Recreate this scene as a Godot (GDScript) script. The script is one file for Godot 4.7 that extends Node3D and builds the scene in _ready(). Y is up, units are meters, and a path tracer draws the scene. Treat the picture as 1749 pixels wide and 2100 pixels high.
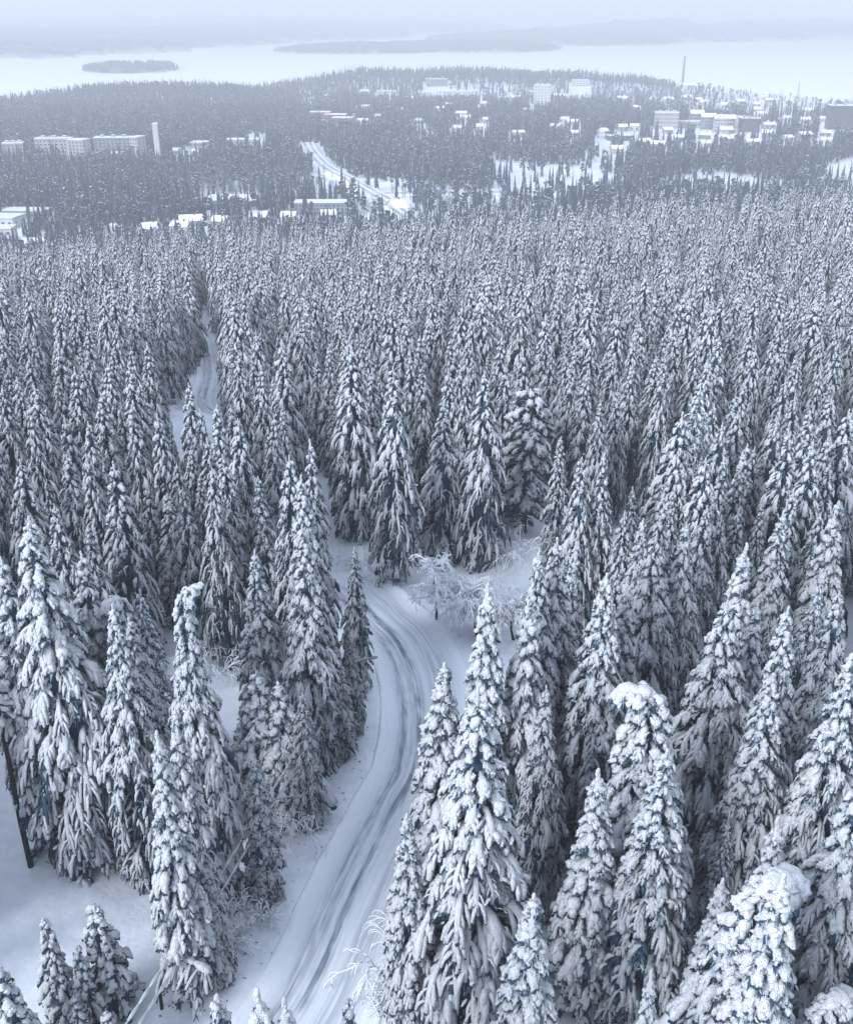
extends Node3D
# A snow-laden spruce forest seen from above, with a curving forest road, a town in haze and a frozen lake.

const CAMERA_HEIGHT := 50.0
var rng := RandomNumberGenerator.new()
var swell := FastNoiseLite.new()
var patch := FastNoiseLite.new()
var road_points := PackedVector2Array()
var ring := {}
var M := {}
var used := {}
var kinds := {}

const KNOT_D := [0.0, 80.0, 110.0, 150.0, 190.0, 250.0, 330.0, 450.0, 550.0, 650.0, 750.0, 900.0, 1200.0, 1500.0, 2000.0, 2600.0, 20000.0]
const KNOT_H := [0.0, 0.0, -2.0, -9.0, -17.0, -25.0, -33.0, -45.0, -60.0, -72.0, -78.0, -80.0, -78.0, -81.0, -93.0, -99.0, -104.0]
# wooded hills of the town and, beyond the ice, islands and far shores: centre x, distance, half width, half depth, height
const HILLS := [[45.0, 2230.0, 330.0, 280.0, 28.0], [-175.0, 2130.0, 170.0, 160.0, 14.0], [-440.0, 1880.0, 250.0, 180.0, 16.0], [350.0, 2180.0, 170.0, 150.0, 18.0]]
const FAR_LAND := [[-800.0, 3080.0, 118.0, 150.0, 19.0],
	[-260.0, 4480.0, 330.0, 260.0, 30.0], [120.0, 4650.0, 420.0, 300.0, 30.0],
	[620.0, 5750.0, 620.0, 620.0, 52.0], [1300.0, 6450.0, 800.0, 720.0, 84.0], [2500.0, 7000.0, 1200.0, 800.0, 92.0], [3900.0, 7600.0, 1300.0, 1200.0, 100.0],
	[-2100.0, 4900.0, 1150.0, 1330.0, 52.0], [-1500.0, 6000.0, 900.0, 1350.0, 66.0], [-900.0, 7000.0, 800.0, 1300.0, 74.0], [-200.0, 8600.0, 900.0, 1000.0, 74.0], [-3600.0, 6500.0, 1600.0, 2000.0, 80.0], [0.0, 15800.0, 14000.0, 3500.0, 210.0], [-1800.0, 8600.0, 1800.0, 1500.0, 100.0]]


func _ready() -> void:
	rng.seed = 20240
	# ---- camera
	var cam := Camera3D.new()
	cam.name = "camera"
	cam.fov = 52.0
	cam.position = Vector3(0, CAMERA_HEIGHT, 0)
	cam.rotation_degrees = Vector3(-25.6, 0, 0)
	cam.near = 0.5
	cam.far = 40000.0
	add_child(cam)
	# ---- sky, haze, exposure
	var env := Environment.new()
	var sky_mat := ProceduralSkyMaterial.new()
	sky_mat.sky_top_color = Color(0.84, 0.90, 1.0)
	sky_mat.sky_horizon_color = Color(0.865, 0.925, 1.0)
	sky_mat.sky_curve = 0.25
	sky_mat.ground_horizon_color = Color(0.865, 0.925, 1.0)
	sky_mat.ground_bottom_color = Color(0.865, 0.925, 1.0)
	sky_mat.sun_angle_max = 0.0
	sky_mat.energy_multiplier = 1.0
	var sky := Sky.new()
	sky.sky_material = sky_mat
	env.background_mode = Environment.BG_SKY
	env.sky = sky
	env.background_energy_multiplier = 1.15
	env.tonemap_mode = Environment.TONE_MAPPER_LINEAR
	env.tonemap_exposure = 1.27
	env.fog_enabled = true
	env.fog_density = 0.00040
	env.fog_light_color = Color(0.97, 0.98, 1.0)
	env.sdfgi_enabled = true
	env.ssao_enabled = true
	env.ssil_enabled = true
	var world := WorldEnvironment.new()
	world.name = "world"
	world.environment = env
	add_child(world)
	# ---- the sun behind a thin overcast
	var sun := DirectionalLight3D.new()
	sun.name = "sun"
	sun.light_energy = 1.35
	sun.light_color = Color(0.97, 0.98, 1.0)
	sun.light_angular_distance = 30.0
	sun.shadow_enabled = true
	sun.rotation_degrees = Vector3(-24, -46, 0)
	sun.sky_mode = DirectionalLight3D.SKY_MODE_LIGHT_ONLY
	add_child(sun)

	swell.seed = 3
	swell.frequency = 0.02
	swell.fractal_octaves = 4
	patch.seed = 11
	patch.frequency = 0.006
	patch.fractal_octaves = 3
	for k in [3, 4, 5, 6, 7, 8]:
		var c := PackedVector2Array()
		for s in k:
			c.append(Vector2(cos(TAU * s / k), sin(TAU * s / k)))
		ring[k] = c
	make_materials()
	make_road_line()
	# ---- setting
	make_ground()
	make_lake()
	make_road()
	# ---- near forest
	make_kinds()
	near_trees()
	birches_and_bushes()
	lamps_and_cables()
	forest_mass()
	# ---- valley
	town_road_and_rail()
	town()
	valley_woods()
	far_woods()
	litter()


# ------------------------------------------------------------------ helpers
func lin(r: float, g: float, b: float) -> Color:
	return Color(r, g, b).linear_to_srgb()


func smooth(a: float, b: float, x: float) -> float:
	var t := clampf((x - a) / (b - a), 0.0, 1.0)
	return t * t * (3.0 - 2.0 * t)


func numbered(called: String) -> String:
	var n: int = used.get(called, 0)
	used[called] = n + 1
	return called if n == 0 else "%s_%03d" % [called, n]


func tag(o: Node, label: String, category: String, group := "") -> void:
	o.set_meta("label", label)
	o.set_meta("category", category)
	if group != "":
		o.set_meta("group", group)


func thing(called: String, label: String, category: String, at: Vector3, turn := 0.0, group := "") -> Node3D:
	var o := Node3D.new()
	o.name = numbered(called)
	o.position = at
	o.rotation.y = turn
	tag(o, label, category, group)
	add_child(o)
	return o


func part(called: String, mesh: Mesh, mat: Material, parent: Node, at := Vector3.ZERO, turn := Vector3.ZERO) -> MeshInstance3D:
	var o := MeshInstance3D.new()
	o.name = called
	o.mesh = mesh
	o.material_override = mat
	o.position = at
	o.rotation = turn
	parent.add_child(o, true)
	return o


func structure(called: String, mesh: Mesh, mat: Material) -> MeshInstance3D:
	var o := part(called, mesh, mat, self)
	o.set_meta("kind", "structure")
	return o


func box(x: float, y: float, z: float) -> BoxMesh:
	var b := BoxMesh.new()
	b.size = Vector3(x, y, z)
	return b


class Shape:
	var v := PackedVector3Array()
	var ix := PackedInt32Array()
	var c := PackedColorArray()

	func mesh(smoothed := true) -> ArrayMesh:
		var a := []
		a.resize(Mesh.ARRAY_MAX)
		a[Mesh.ARRAY_VERTEX] = v
		a[Mesh.ARRAY_INDEX] = ix
		if c.size():
			a[Mesh.ARRAY_COLOR] = c
		var st := SurfaceTool.new()
		st.create_from_arrays(a, Mesh.PRIMITIVE_TRIANGLES)
		if not smoothed:
			st.deindex()
			st.set_smooth_group(-1)
		st.generate_normals()
		return st.commit()

	func tri(a: Vector3, b: Vector3, d: Vector3) -> void:
		var n := v.size()
		v.append(a)
		v.append(b)
		v.append(d)
		ix.append(n)
		ix.append(n + 1)
		ix.append(n + 2)

	func quad(a: Vector3, b: Vector3, d: Vector3, e: Vector3) -> void:
		tri(a, b, d)
		tri(a, d, e)


# a lumpy, tapering tongue along a bent path; a across, b upwards
func lump(sh: Shape, p0: Vector3, p1: Vector3, p2: Vector3, a: float, b: float, rings: int, sides: int, bump: float, grow: float, rough := 0.14) -> void:
	var base := sh.v.size()
	var cs: PackedVector2Array = ring[sides]
	var along := Vector3.UP
	for r in rings:
		var t := float(r) / (rings - 1)
		var q := 1.0 - t
		var p := p0 * (q * q) + p1 * (2.0 * q * t) + p2 * (t * t)
		along = ((p1 - p0) * q + (p2 - p1) * t).normalized()
		var lat := along.cross(Vector3.UP)
		lat = Vector3.RIGHT if lat.length_squared() < 0.0004 else lat.normalized()
		var up := lat.cross(along)
		var f := (grow + (1.0 - grow) * t) * sqrt(sin(PI * (0.06 + 0.85 * t))) * (1.0 + bump * rng.randf_range(-1.0, 1.0))
		var fa := f * a
		var fb := f * b
		for s in sides:
			var k := 1.0 + rng.randf_range(-rough, rough)
			sh.v.append(p + lat * (cs[s].x * fa * k) + up * (cs[s].y * fb * k))
	sh.v.append(p2 + along * (a * 0.3))
	var n := sides
	for r in rings - 1:
		var o := base + r * n
		for s in n:
			var s2 := (s + 1) % n
			sh.ix.append_array(PackedInt32Array([o + s, o + n + s, o + s2, o + s2, o + n + s, o + n + s2]))
	var e := base + (rings - 1) * n
	var tip := base + rings * n
	for s in n:
		sh.ix.append_array(PackedInt32Array([e + s, tip, e + (s + 1) % n]))


# a plain tapered rod through points
func rod(sh: Shape, pts: PackedVector3Array, r0: float, r1: float, sides: int) -> void:
	var base := sh.v.size()
	var cs: PackedVector2Array = ring[sides]
	var m := pts.size()
	for i in m:
		var d := (pts[mini(i + 1, m - 1)] - pts[maxi(i - 1, 0)]).normalized()
		var lat := d.cross(Vector3.UP)
		lat = Vector3.RIGHT if lat.length_squared() < 0.0004 else lat.normalized()
		var up := lat.cross(d)
		var r := lerpf(r0, r1, float(i) / (m - 1))
		for s in sides:
			sh.v.append(pts[i] + lat * (cs[s].x * r) + up * (cs[s].y * r))
	for i in m - 1:
		var o := base + i * sides
		for s in sides:
			var s2 := (s + 1) % sides
			sh.ix.append_array(PackedInt32Array([o + s, o + sides + s, o + s2, o + s2, o + sides + s, o + sides + s2]))


func needles_below(sh: Shape, p: Vector3, along: Vector3, drop: float, wide: float, out: Vector3) -> void:
	var a := along * wide
	sh.tri(p - a, p + a, p + Vector3(rng.randf_range(-0.12, 0.12), -drop, rng.randf_range(-0.12, 0.12)) + out * (drop * 0.25))


# ------------------------------------------------------------------ materials
func noise_texture(seed_: int, freq: float, lo: Color, hi: Color, size := 512, octaves := 5) -> NoiseTexture2D:
	var n := FastNoiseLite.new()
	n.seed = seed_
	n.frequency = freq
	n.fractal_octaves = octaves
	var g := Gradient.new()
	g.set_color(0, lo)
	g.set_color(1, hi)
	var t := NoiseTexture2D.new()
	t.width = size
	t.height = size
	t.seamless = true
	t.noise = n
	t.color_ramp = g
	return t


func matte(color: Color, rough := 0.9, spec := 0.25) -> StandardMaterial3D:
	var m := StandardMaterial3D.new()
	m.albedo_color = color
	m.roughness = rough
	m.metallic_specular = spec
	return m


func make_materials() -> void:
	var relief := noise_texture(5, 0.02, Color.BLACK, Color.WHITE)
	var tone := noise_texture(8, 0.01, Color(0.93, 0.94, 0.95), Color.WHITE)
	var snow := matte(lin(0.87, 0.89, 0.925), 0.85)
	snow.uv1_triplanar = true
	snow.uv1_scale = Vector3.ONE * 1.5
	snow.albedo_texture = tone
	snow.heightmap_enabled = true
	snow.heightmap_texture = relief
	snow.heightmap_scale = 20.0
	M.snow = snow
	var ground := matte(Color.WHITE, 0.9)
	ground.vertex_color_use_as_albedo = true
	ground.uv1_triplanar = true
	ground.uv1_world_triplanar = true
	ground.uv1_scale = Vector3.ONE * 0.11
	ground.albedo_texture = tone
	ground.heightmap_enabled = true
	ground.heightmap_texture = noise_texture(15, 0.012, Color.BLACK, Color.WHITE)
	ground.heightmap_scale = 5.0
	M.ground = ground
	var road := matte(Color.WHITE, 0.8, 0.3)
	road.vertex_color_use_as_albedo = true
	M.road = road
	M.lake = matte(lin(0.78, 0.81, 0.86), 0.9)
	M.needles = matte(lin(0.037, 0.066, 0.100), 0.9, 0.15)
	M.frost = matte(lin(0.22, 0.28, 0.35), 0.9, 0.15)
	M.rime = matte(lin(0.52, 0.56, 0.61), 0.9, 0.15)
	M.grey_needles = matte(lin(0.075, 0.09, 0.115), 0.9, 0.15)
	M.town_needles = matte(lin(0.034, 0.058, 0.088), 0.9, 0.15)
	M.twig = matte(lin(0.12, 0.145, 0.18), 0.9, 0.1)
	var bark := matte(lin(0.05, 0.05, 0.055), 0.95, 0.2)
	bark.uv1_triplanar = true
	bark.uv1_scale = Vector3(3, 0.6, 3)
	bark.albedo_texture = noise_texture(21, 0.05, Color(0.45, 0.45, 0.45), Color.WHITE, 256)
	M.bark = bark
	M.dark = matte(lin(0.03, 0.035, 0.045), 0.8)
	M.steel = matte(lin(0.16, 0.17, 0.18), 0.5, 0.5)
	M.glass = matte(lin(0.045, 0.055, 0.07), 0.15, 0.5)
	M.pale = matte(lin(0.33, 0.34, 0.35))
	M.white = matte(lin(0.5, 0.51, 0.52))
	M.grey = matte(lin(0.2, 0.22, 0.25))
	M.brick = matte(lin(0.16, 0.075, 0.07))
	M.wall_dark = matte(lin(0.07, 0.08, 0.10))
	M.concrete = matte(lin(0.2, 0.21, 0.22))
	M.chimney = matte(lin(0.12, 0.11, 0.115))


# ------------------------------------------------------------------ terrain
func profile(d: float) -> float:
	if d <= 0.0:
		return 0.0
	for i in KNOT_D.size() - 1:
		if d <= KNOT_D[i + 1]:
			return lerpf(KNOT_H[i], KNOT_H[i + 1], (d - KNOT_D[i]) / (KNOT_D[i + 1] - KNOT_D[i]))
	return -104.0


func plain_height(x: float, z: float) -> float:
	var d := -z
	var h := profile(d) + clampf(0.06 * x, -14.0, 14.0) * smooth(100, 420, d) * (1.0 - smooth(560, 800, d))
	if d > 1500.0:
		for b in HILLS:
			var r: float = pow((x - b[0]) / b[2], 2) + pow((d - b[1]) / b[3], 2)
			if r < 1.0:
				h += b[4] * (1.0 - r) * (1.0 - r) * (1.0 + r)
	return h


func shore_distance(x: float) -> float:
	# where the town's land ends and the ice begins
	return 2190.0 + 330.0 * exp(-pow((x - 420.0) / 260.0, 2)) + 130.0 * exp(-pow((x - 20.0) / 300.0, 2)) - 430.0 * smooth(470, 720, x) - 480.0 * (1.0 - smooth(-760, -470, x))


func far_land(x: float, d: float) -> float:
	var h := 0.0
	for b in FAR_LAND:
		var r: float = pow((x - b[0]) / b[2], 2) + pow((d - b[1]) / b[3], 2)
		if r < 1.4:
			r += 0.25 * patch.get_noise_2d(x * 0.5, d * 0.5)
			if r < 1.0:
				h = maxf(h, b[4] * sqrt(1.0 - r) * (0.8 + 0.4 * patch.get_noise_2d(x * 0.35 + 900.0, d * 0.35)))
	return h


func height(x: float, z: float) -> float:
	var d := -z
	var h := plain_height(x, z)
	if d > 1700.0:
		var s := shore_distance(x)
		h = lerpf(h, -106.0, smooth(s - 130.0, s + 40.0, d))
		if d > s + 60.0:
			var f := far_land(x, d)
			if f > 0.0:
				h = -101.0 + f
		return h
	var n := 0.9 * swell.get_noise_2d(x, z) + 0.22 * swell.get_noise_2d(x * 6.0, z * 6.0 + 50.0)
	if d < 330.0 and absf(x) < 90.0:
		var r := road_distance(x, z)
		if r < 9.0:
			n *= smooth(2.6, 8.0, r)
			n += 0.16 * exp(-pow((r - 4.3) / 0.9, 2)) * (0.7 + 0.9 * swell.get_noise_2d(x * 9.0, z * 9.0))
			h -= 0.4 * (1.0 - smooth(2.7, 3.5, r))
		h += 1.3 * exp(-pow((x - 12.5) / 5.0, 2) - pow((d - 95.0) / 4.5, 2))
	if d > 560.0:
		n *= 2.2
	return h + n


func make_road_line() -> void:
	var k := PackedVector2Array([Vector2(-11.20, -24.00), Vector2(-8.30, -35.39), Vector2(-5.75, -41.89), Vector2(-3.81, -49.15), Vector2(-1.80, -55.74), Vector2(-0.27, -60.55), Vector2(0.22, -66.34), Vector2(-0.04, -71.16), Vector2(-0.64, -74.72), Vector2(-1.70, -78.33), Vector2(-3.92, -82.57), Vector2(-5.86, -86.42), Vector2(-9.40, -91.50), Vector2(-10.40, -97.50), Vector2(-11.50, -105.00), Vector2(-12.90, -114.00), Vector2(-14.90, -121.00), Vector2(-22.00, -146.00), Vector2(-31.50, -168.00), Vector2(-40.30, -184.70), Vector2(-46.90, -222.50), Vector2(-56.00, -262.00), Vector2(-68.00, -310.00)])
	for i in k.size() - 1:
		var a := k[maxi(i - 1, 0)]
		var b := k[i]
		var c := k[i + 1]
		var d := k[mini(i + 2, k.size() - 1)]
		var n := maxi(2, int(b.distance_to(c) / 0.5))
		for j in n:
			road_points.append(b.cubic_interpolate(c, a, d, float(j) / n))


func road_distance(x: float, z: float) -> float:
	var best := 1e9
	var p := Vector2(x, z)
	var n := road_points.size()
	var at := 0
	for i in range(0, n, 6):
		var q := p.distance_squared_to(road_points[i])
		if q < best:
			best = q
			at = i
	if best > 200.0:
		return sqrt(best)
	for i in range(maxi(0, at - 5), mini(n, at + 6)):
		best = minf(best, p.distance_squared_to(road_points[i]))
	return sqrt(best)


func make_ground() -> void:
	var sh := Shape.new()
	var rows := PackedFloat32Array()
	var d := -30.0
	while d < 17500.0:
		rows.append(d)
		d += 0.55 if d > 24.0 and d < 112.0 else (3.0 if d <= 24.0 else maxf(0.8, (d - 100.0) * 0.028 + 0.8))
	var cols := 230
	for r in rows.size():
		var dd := rows[r]
		var half := 26.0 + maxf(dd, 0.0) * 0.86
		for c in cols:
			var u := float(c) / (cols - 1) * 2.0 - 1.0
			var x := half * u
			sh.v.append(Vector3(x, height(x, -dd), -dd))
			var wood := 0.0
			if dd > 2400.0:
				wood = smooth(-100.5, -97.0, sh.v[sh.v.size() - 1].y)
			sh.c.append(Color(0.73, 0.755, 0.80).lerp(Color(0.07, 0.09, 0.12), wood * 0.85))
	for r in rows.size() - 1:
		for c in cols - 1:
			var o := r * cols + c
			sh.ix.append_array(PackedInt32Array([o, o + cols, o + 1, o + 1, o + cols, o + cols + 1]))
	structure("snowy_ground", sh.mesh(), M.ground)


func make_lake() -> void:
	var p := PlaneMesh.new()
	p.size = Vector2(30000, 15500)
	var o := structure("frozen_lake", p, M.lake)
	o.position = Vector3(0, -100, -1650 - 7750)


func make_road() -> void:
	var sh := Shape.new()
	var across := 111
	var streak := FastNoiseLite.new()
	streak.seed = 4
	streak.frequency = 1.0
	streak.fractal_octaves = 3
	var n := road_points.size()
	var travelled := 0.0
	for i in n:
		var p := road_points[i]
		var dir := (road_points[mini(i + 1, n - 1)] - road_points[maxi(i - 1, 0)]).normalized()
		var side := Vector2(-dir.y, dir.x)
		if i > 0:
			travelled += p.distance_to(road_points[i - 1])
		var y0 := plain_height(p.x, p.y)
		for k in across:
			var s := lerpf(-4.2, 4.2, float(k) / (across - 1))
			var q := p + side * s
			# wheel tracks: worn to the grey ice and asphalt on the left lane, faint on the right one
			var wob := 0.16 * streak.get_noise_2d(travelled * 0.05, 3.0)
			var fine := streak.get_noise_2d(s * 8.0, travelled * 0.16)
			var mid := streak.get_noise_2d(s * 1.4 + 40.0, travelled * 0.11)
			var blot := streak.get_noise_2d(s * 2.2 + 90.0, travelled * 0.5)
			var line := streak.get_noise_2d(s * 17.0, travelled * 0.035 + 200.0)
			var rut_a := exp(-pow((s + 1.9 + wob) / 0.42, 2))
			var rut_b := exp(-pow((s + 0.75 + wob) / 0.4, 2))
			var lane := exp(-pow((s + 1.35) / 0.95, 4))
			var grey := exp(-pow((s - 1.15) / 1.0, 4))
			var rut_c := exp(-pow((s - 1.95 + wob) / 0.4, 2)) + 0.6 * exp(-pow((s - 0.75) / 0.4, 2))
			var wear := clampf((rut_a * 0.8 + rut_b) * (0.6 + 0.7 * mid + 0.4 * fine + 0.5 * blot + 0.8 * line), 0.0, 0.92)
			wear = maxf(wear, clampf(lane * (0.26 + 0.4 * mid + 0.25 * fine + 0.2 * blot + 0.45 * line), 0.0, 0.6))
			wear = maxf(wear, clampf(grey * (0.14 + 0.25 * mid + 0.2 * fine + 0.35 * line) + rut_c * (0.16 + 0.3 * fine + 0.15 * blot + 0.4 * line), 0.0, 0.45))
			wear *= 1.0 - 0.75 * smooth(84.0, 94.0, -q.y) * (1.0 - smooth(140.0, 160.0, -q.y))
			var edge := smooth(2.5, 3.2, absf(s))
			var y := y0 + 0.1 * edge + 0.08 * smooth(3.0, 3.6, absf(s)) - 0.5 * smooth(3.7, 4.2, absf(s)) - 0.03 * (rut_a + rut_b + 0.6 * rut_c) + 0.025 * fine + 0.05 * mid * (1.0 - lane) + 0.05 * blot * smooth(2.2, 3.4, absf(s))
			sh.v.append(Vector3(q.x, y, q.y))
			sh.c.append(Color(0.62, 0.65, 0.70).lerp(Color(0.125, 0.155, 0.2), wear * (1.0 - edge)).lerp(Color(0.73, 0.755, 0.80), smooth(2.4, 3.6, absf(s))))
	for i in n - 1:
		for k in across - 1:
			var o := i * across + k
			sh.ix.append_array(PackedInt32Array([o, o + 1, o + across, o + 1, o + across + 1, o + across]))
	structure("forest_road", sh.mesh(), M.road)


# ------------------------------------------------------------------ spruces
func spruce(seed_: int, tall: float, wide: float, o: Dictionary) -> Dictionary:
	rng.seed = seed_
	var T := Shape.new()
	var N := Shape.new()
	var S := Shape.new()
	var F := Shape.new()
	grow_spruce(T, N, S, F, Vector3.ZERO, tall, wide, o)
	return {"trunk": T.mesh(), "crown": N.mesh(), "snow": S.mesh(), "frost": F.mesh(), "h": o.get("top", tall)}


func grow_spruce(T: Shape, N: Shape, S: Shape, F: Shape, foot: Vector3, tall: float, wide: float, o: Dictionary) -> void:
	var step: float = o.get("step", 0.4)
	var per: int = o.get("per", 6)
	var rings: int = o.get("rings", 6)
	var sides: int = o.get("sides", 6)
	var subs: int = o.get("subs", 4)
	var sliv: int = o.get("sliv", 12)
	var bare: float = o.get("bare", 0.05)
	var droop: float = o.get("droop", 1.0)
	var load_: float = o.get("load", 1.0)
	var round_top: bool = o.get("pine", false)
	var thin: bool = o.get("thin", false)
	var bend: float = o.get("bend", 0.0)
	var bend_len: float = o.get("bend_len", 2.0)
	var away: float = o.get("bend_turn", 0.0)
	var skip: float = o.get("skip", 0.06)
	var crumbs: int = o.get("crumbs", 0)
	var rough := 0.24
	var slim: float = o.get("slim", 0.84)
	var frosty: float = o.get("frosty", 0.5)
	var bend_dir := Vector3(cos(away), 0, -sin(away))
	var yb := tall - bend_len if bend > 0.0 else tall + 9.0
	var ph := rng.randf() * TAU
	var spine := func(y: float) -> Vector3:
		var w := 0.06 * minf(1.0, y * 0.2)
		var p := foot + Vector3(sin(y * 0.4 + ph) * w, y, cos(y * 0.33 + ph) * w)
		if y > yb:
			var th := (y - yb) / bend_len * bend
			p += bend_dir * (bend_len * (1.0 - cos(th)) / bend)
			p.y = foot.y + yb + bend_len * sin(th) / bend
		return p
	if bend > 0.0:
		o.top = yb + bend_len * (1.0 if bend > PI / 2 else sin(bend)) / bend + 0.25
	# trunk
	var pts := PackedVector3Array()
	for i in 13:
		pts.append(spine.call(tall * 0.985 * i / 12.0) - Vector3(0, 0.4 if i == 0 else 0.0, 0))
	rod(T, pts, 0.013 * tall + 0.03, 0.025, 7)
	# dark heart of the crown
	if not thin:
		var base := N.v.size()
		var lev := 15
		for i in lev:
			var t := lerpf(bare + 0.02, 0.95, float(i) / (lev - 1))
			var rr := wide * 0.42 * pow(minf(1.0, (1.0 - t) * 1.7), 0.9)
			var c: Vector3 = spine.call(t * tall)
			for s in 7:
				var k := rr * rng.randf_range(0.6, 1.25)
				N.v.append(c + Vector3(ring[7][s].x * k, rng.randf_range(-0.3, 0.3), ring[7][s].y * k))
		for i in lev - 1:
			for s in 7:
				var a := base + i * 7 + s
				var b := base + i * 7 + (s + 1) % 7
				N.ix.append_array(PackedInt32Array([a, a + 7, b, b, a + 7, b + 7]))
	var y := tall * bare
	var turn := rng.randf() * TAU
	while y < tall * 0.975:
		var t := y / tall
		var full: float
		if round_top:
			full = wide * sqrt(maxf(0.0, 1.0 - pow(absf(t - 0.55) / 0.5, 2.2)))
		else:
			full = wide * (pow(minf(1.0, (1.0 - t) * 1.85), 0.82) * lerpf(0.8, 1.0, smooth(0.0, 0.2, t - bare)) + 0.02)
		if bend > 0.0 and t > 0.8:
			full = maxf(full, wide * 0.3)
		var root: Vector3 = spine.call(y)
		var n := per if t < 0.82 else maxi(3, per - 2)
		turn += 2.4
		for k in n:
			if rng.randf() < skip:
				continue
			var ang := turn + TAU * (k + rng.randf_range(-0.33, 0.33)) / n
			var out := Vector3(cos(ang), 0, sin(ang))
			var cross := Vector3(-out.z, 0, out.x)
			var reach := maxf(0.14, full * rng.randf_range(0.68, 1.16))
			var dr := lerpf(1.12, 0.62, smooth(0.25, 0.95, t)) * droop * rng.randf_range(0.8, 1.2)
			var p0 := root + Vector3(0, rng.randf_range(-0.45, 0.45) * step, 0)
			var p1 := p0 + out * (reach * 0.78) + Vector3(0, reach * 0.1, 0)
			var p2 := p0 + out * (reach * 0.97) + Vector3(0, -reach * dr * 0.74 - 0.1, 0) + cross * (reach * rng.randf_range(-0.12, 0.12))
			var a := slim * load_ * clampf(0.1 + 0.07 * reach, 0.12, 0.235) * rng.randf_range(0.6, 1.4)
			if t > 0.86:
				a = maxf(a, load_ * 0.15 * rng.randf_range(0.8, 1.35))
			var b := a * rng.randf_range(0.62, 0.85)
			var lift := Vector3(0, b * 0.55, 0)
			var near0 := p0.lerp(p1, 0.45)
			# the snow tongue on the bough, and the dark spray that carries it
			var shed := rng.randf() < (0.5 * (1.0 - smooth(0.1, 0.7, t))) * clampf(2.0 - load_, 0.3, 1.0)
			if not shed:
				lump(S, near0 + lift, p1 + lift, p2 + lift * 0.7, a, b, rings, sides, 0.36, 0.62, rough)
			if thin:
				rod(N, PackedVector3Array([p0, p0.lerp(p1, 0.8), p2]), 0.05, 0.025, 3)
			else:
				lump(N, p0 + Vector3(0, -0.05, 0), p1 + Vector3(0, -b * 0.4, 0), p2 + Vector3(0, -b * 0.9, 0) + out * 0.05, a * 0.85, b * 0.8, maxi(3, rings - 3), 4, 0.2, 0.7, 0.3)
			var along := (p2 - p1).normalized()
			for j in sliv:
				var u := rng.randf_range(0.3, 1.05)
				var q := (1.0 - u)
				var p := p0 * (q * q) + p1 * (2.0 * q * u) + p2 * (u * u)
				var v := cross.lerp(along, rng.randf()).normalized()
				needles_below(N if rng.randf() > frosty else F, p + cross * (a * rng.randf_range(-1.3, 1.3)), v, rng.randf_range(0.18, 0.52) * (0.55 + 0.3 * reach), rng.randf_range(0.03, 0.075), out)
			for j in crumbs:
				var u := rng.randf_range(0.25, 1.0)
				var q := 1.0 - u
				var c := p0 * (q * q) + p1 * (2.0 * q * u) + p2 * (u * u) + cross * (rng.randf_range(-0.32, 0.32) * reach * u) + Vector3(0, rng.randf_range(-0.12, 0.1), 0)
				var cr := rng.randf_range(0.05, 0.13) * load_
				var lean := (out * 0.6 + cross * rng.randf_range(-0.8, 0.8) - Vector3(0, rng.randf_range(0.1, 0.9), 0)) * (cr * 1.6)
				lump(S, c - lean, c + Vector3(0, cr * 0.3, 0), c + lean, cr, cr * 0.8, 3, 5, 0.2, 0.9, 0.25)
			if reach < 0.55:
				continue
			for j in subs:
				var u := 0.42 + 0.5 * (j + rng.randf_range(0.0, 0.6)) / subs
				var q := 1.0 - u
				var c := p0 * (q * q) + p1 * (2.0 * q * u) + p2 * (u * u)
				var dir := (out * rng.randf_range(0.5, 0.9) + cross * ((1.0 if j % 2 == 0 else -1.0) * rng.randf_range(0.55, 0.95))).normalized()
				var l := reach * rng.randf_range(0.24, 0.42) * (1.25 - 0.5 * u)
				var e := c + dir * (l * 0.72) + Vector3(0, -l * dr * rng.randf_range(0.9, 1.5), 0)
				var m := c + dir * (l * 0.55) + Vector3(0, l * 0.02, 0)
				var sa := a * rng.randf_range(0.5, 0.82)
				if not shed or rng.randf() < 0.35:
					lump(S, c + lift * 0.6, m + lift * 0.7, e + lift * 0.4, sa, sa * 0.75, maxi(3, rings - 2), maxi(4, sides - 1), 0.3, 0.7, rough)
				if not thin:
					lump(N, c, m - Vector3(0, sa * 0.5, 0), e - Vector3(0, sa * 0.6, 0), sa * 0.8, sa * 0.7, 3, 3, 0.2, 0.8, 0.3)
				for i in sliv / 3:
					needles_below(N if rng.randf() > frosty else F, c.lerp(e, rng.randf_range(0.3, 1.0)), dir if i % 2 else cross, rng.randf_range(0.15, 0.42), rng.randf_range(0.03, 0.07), dir)
		y += step * lerpf(1.15, 0.62, t) * rng.randf_range(0.85, 1.15)
	# the leader, sheathed in lumps of snow
	var h := tall * 0.8
	while h < tall + 0.05:
		var f := clampf((tall - h) / (tall * 0.2), 0.0, 1.0)
		var c: Vector3 = spine.call(minf(h, tall))
		var ahead: Vector3 = spine.call(minf(h + 0.25, tall + 0.25)) - c
		var rr: float = load_ * (0.06 + 0.11 * f) * rng.randf_range(0.75, 1.3) * o.get("ball", 1.0)
		var tilt := Vector3(rng.randf_range(-0.05, 0.05), 0, rng.randf_range(-0.05, 0.05))
		ahead = ahead.normalized() * rr * 1.7 if ahead.length() > 0.01 else Vector3(0, rr, 0)
		lump(S, c - ahead + tilt, c + tilt, c + ahead, rr, rr, rings, sides, 0.15, 0.9)
		h += rr * 1.9
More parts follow.
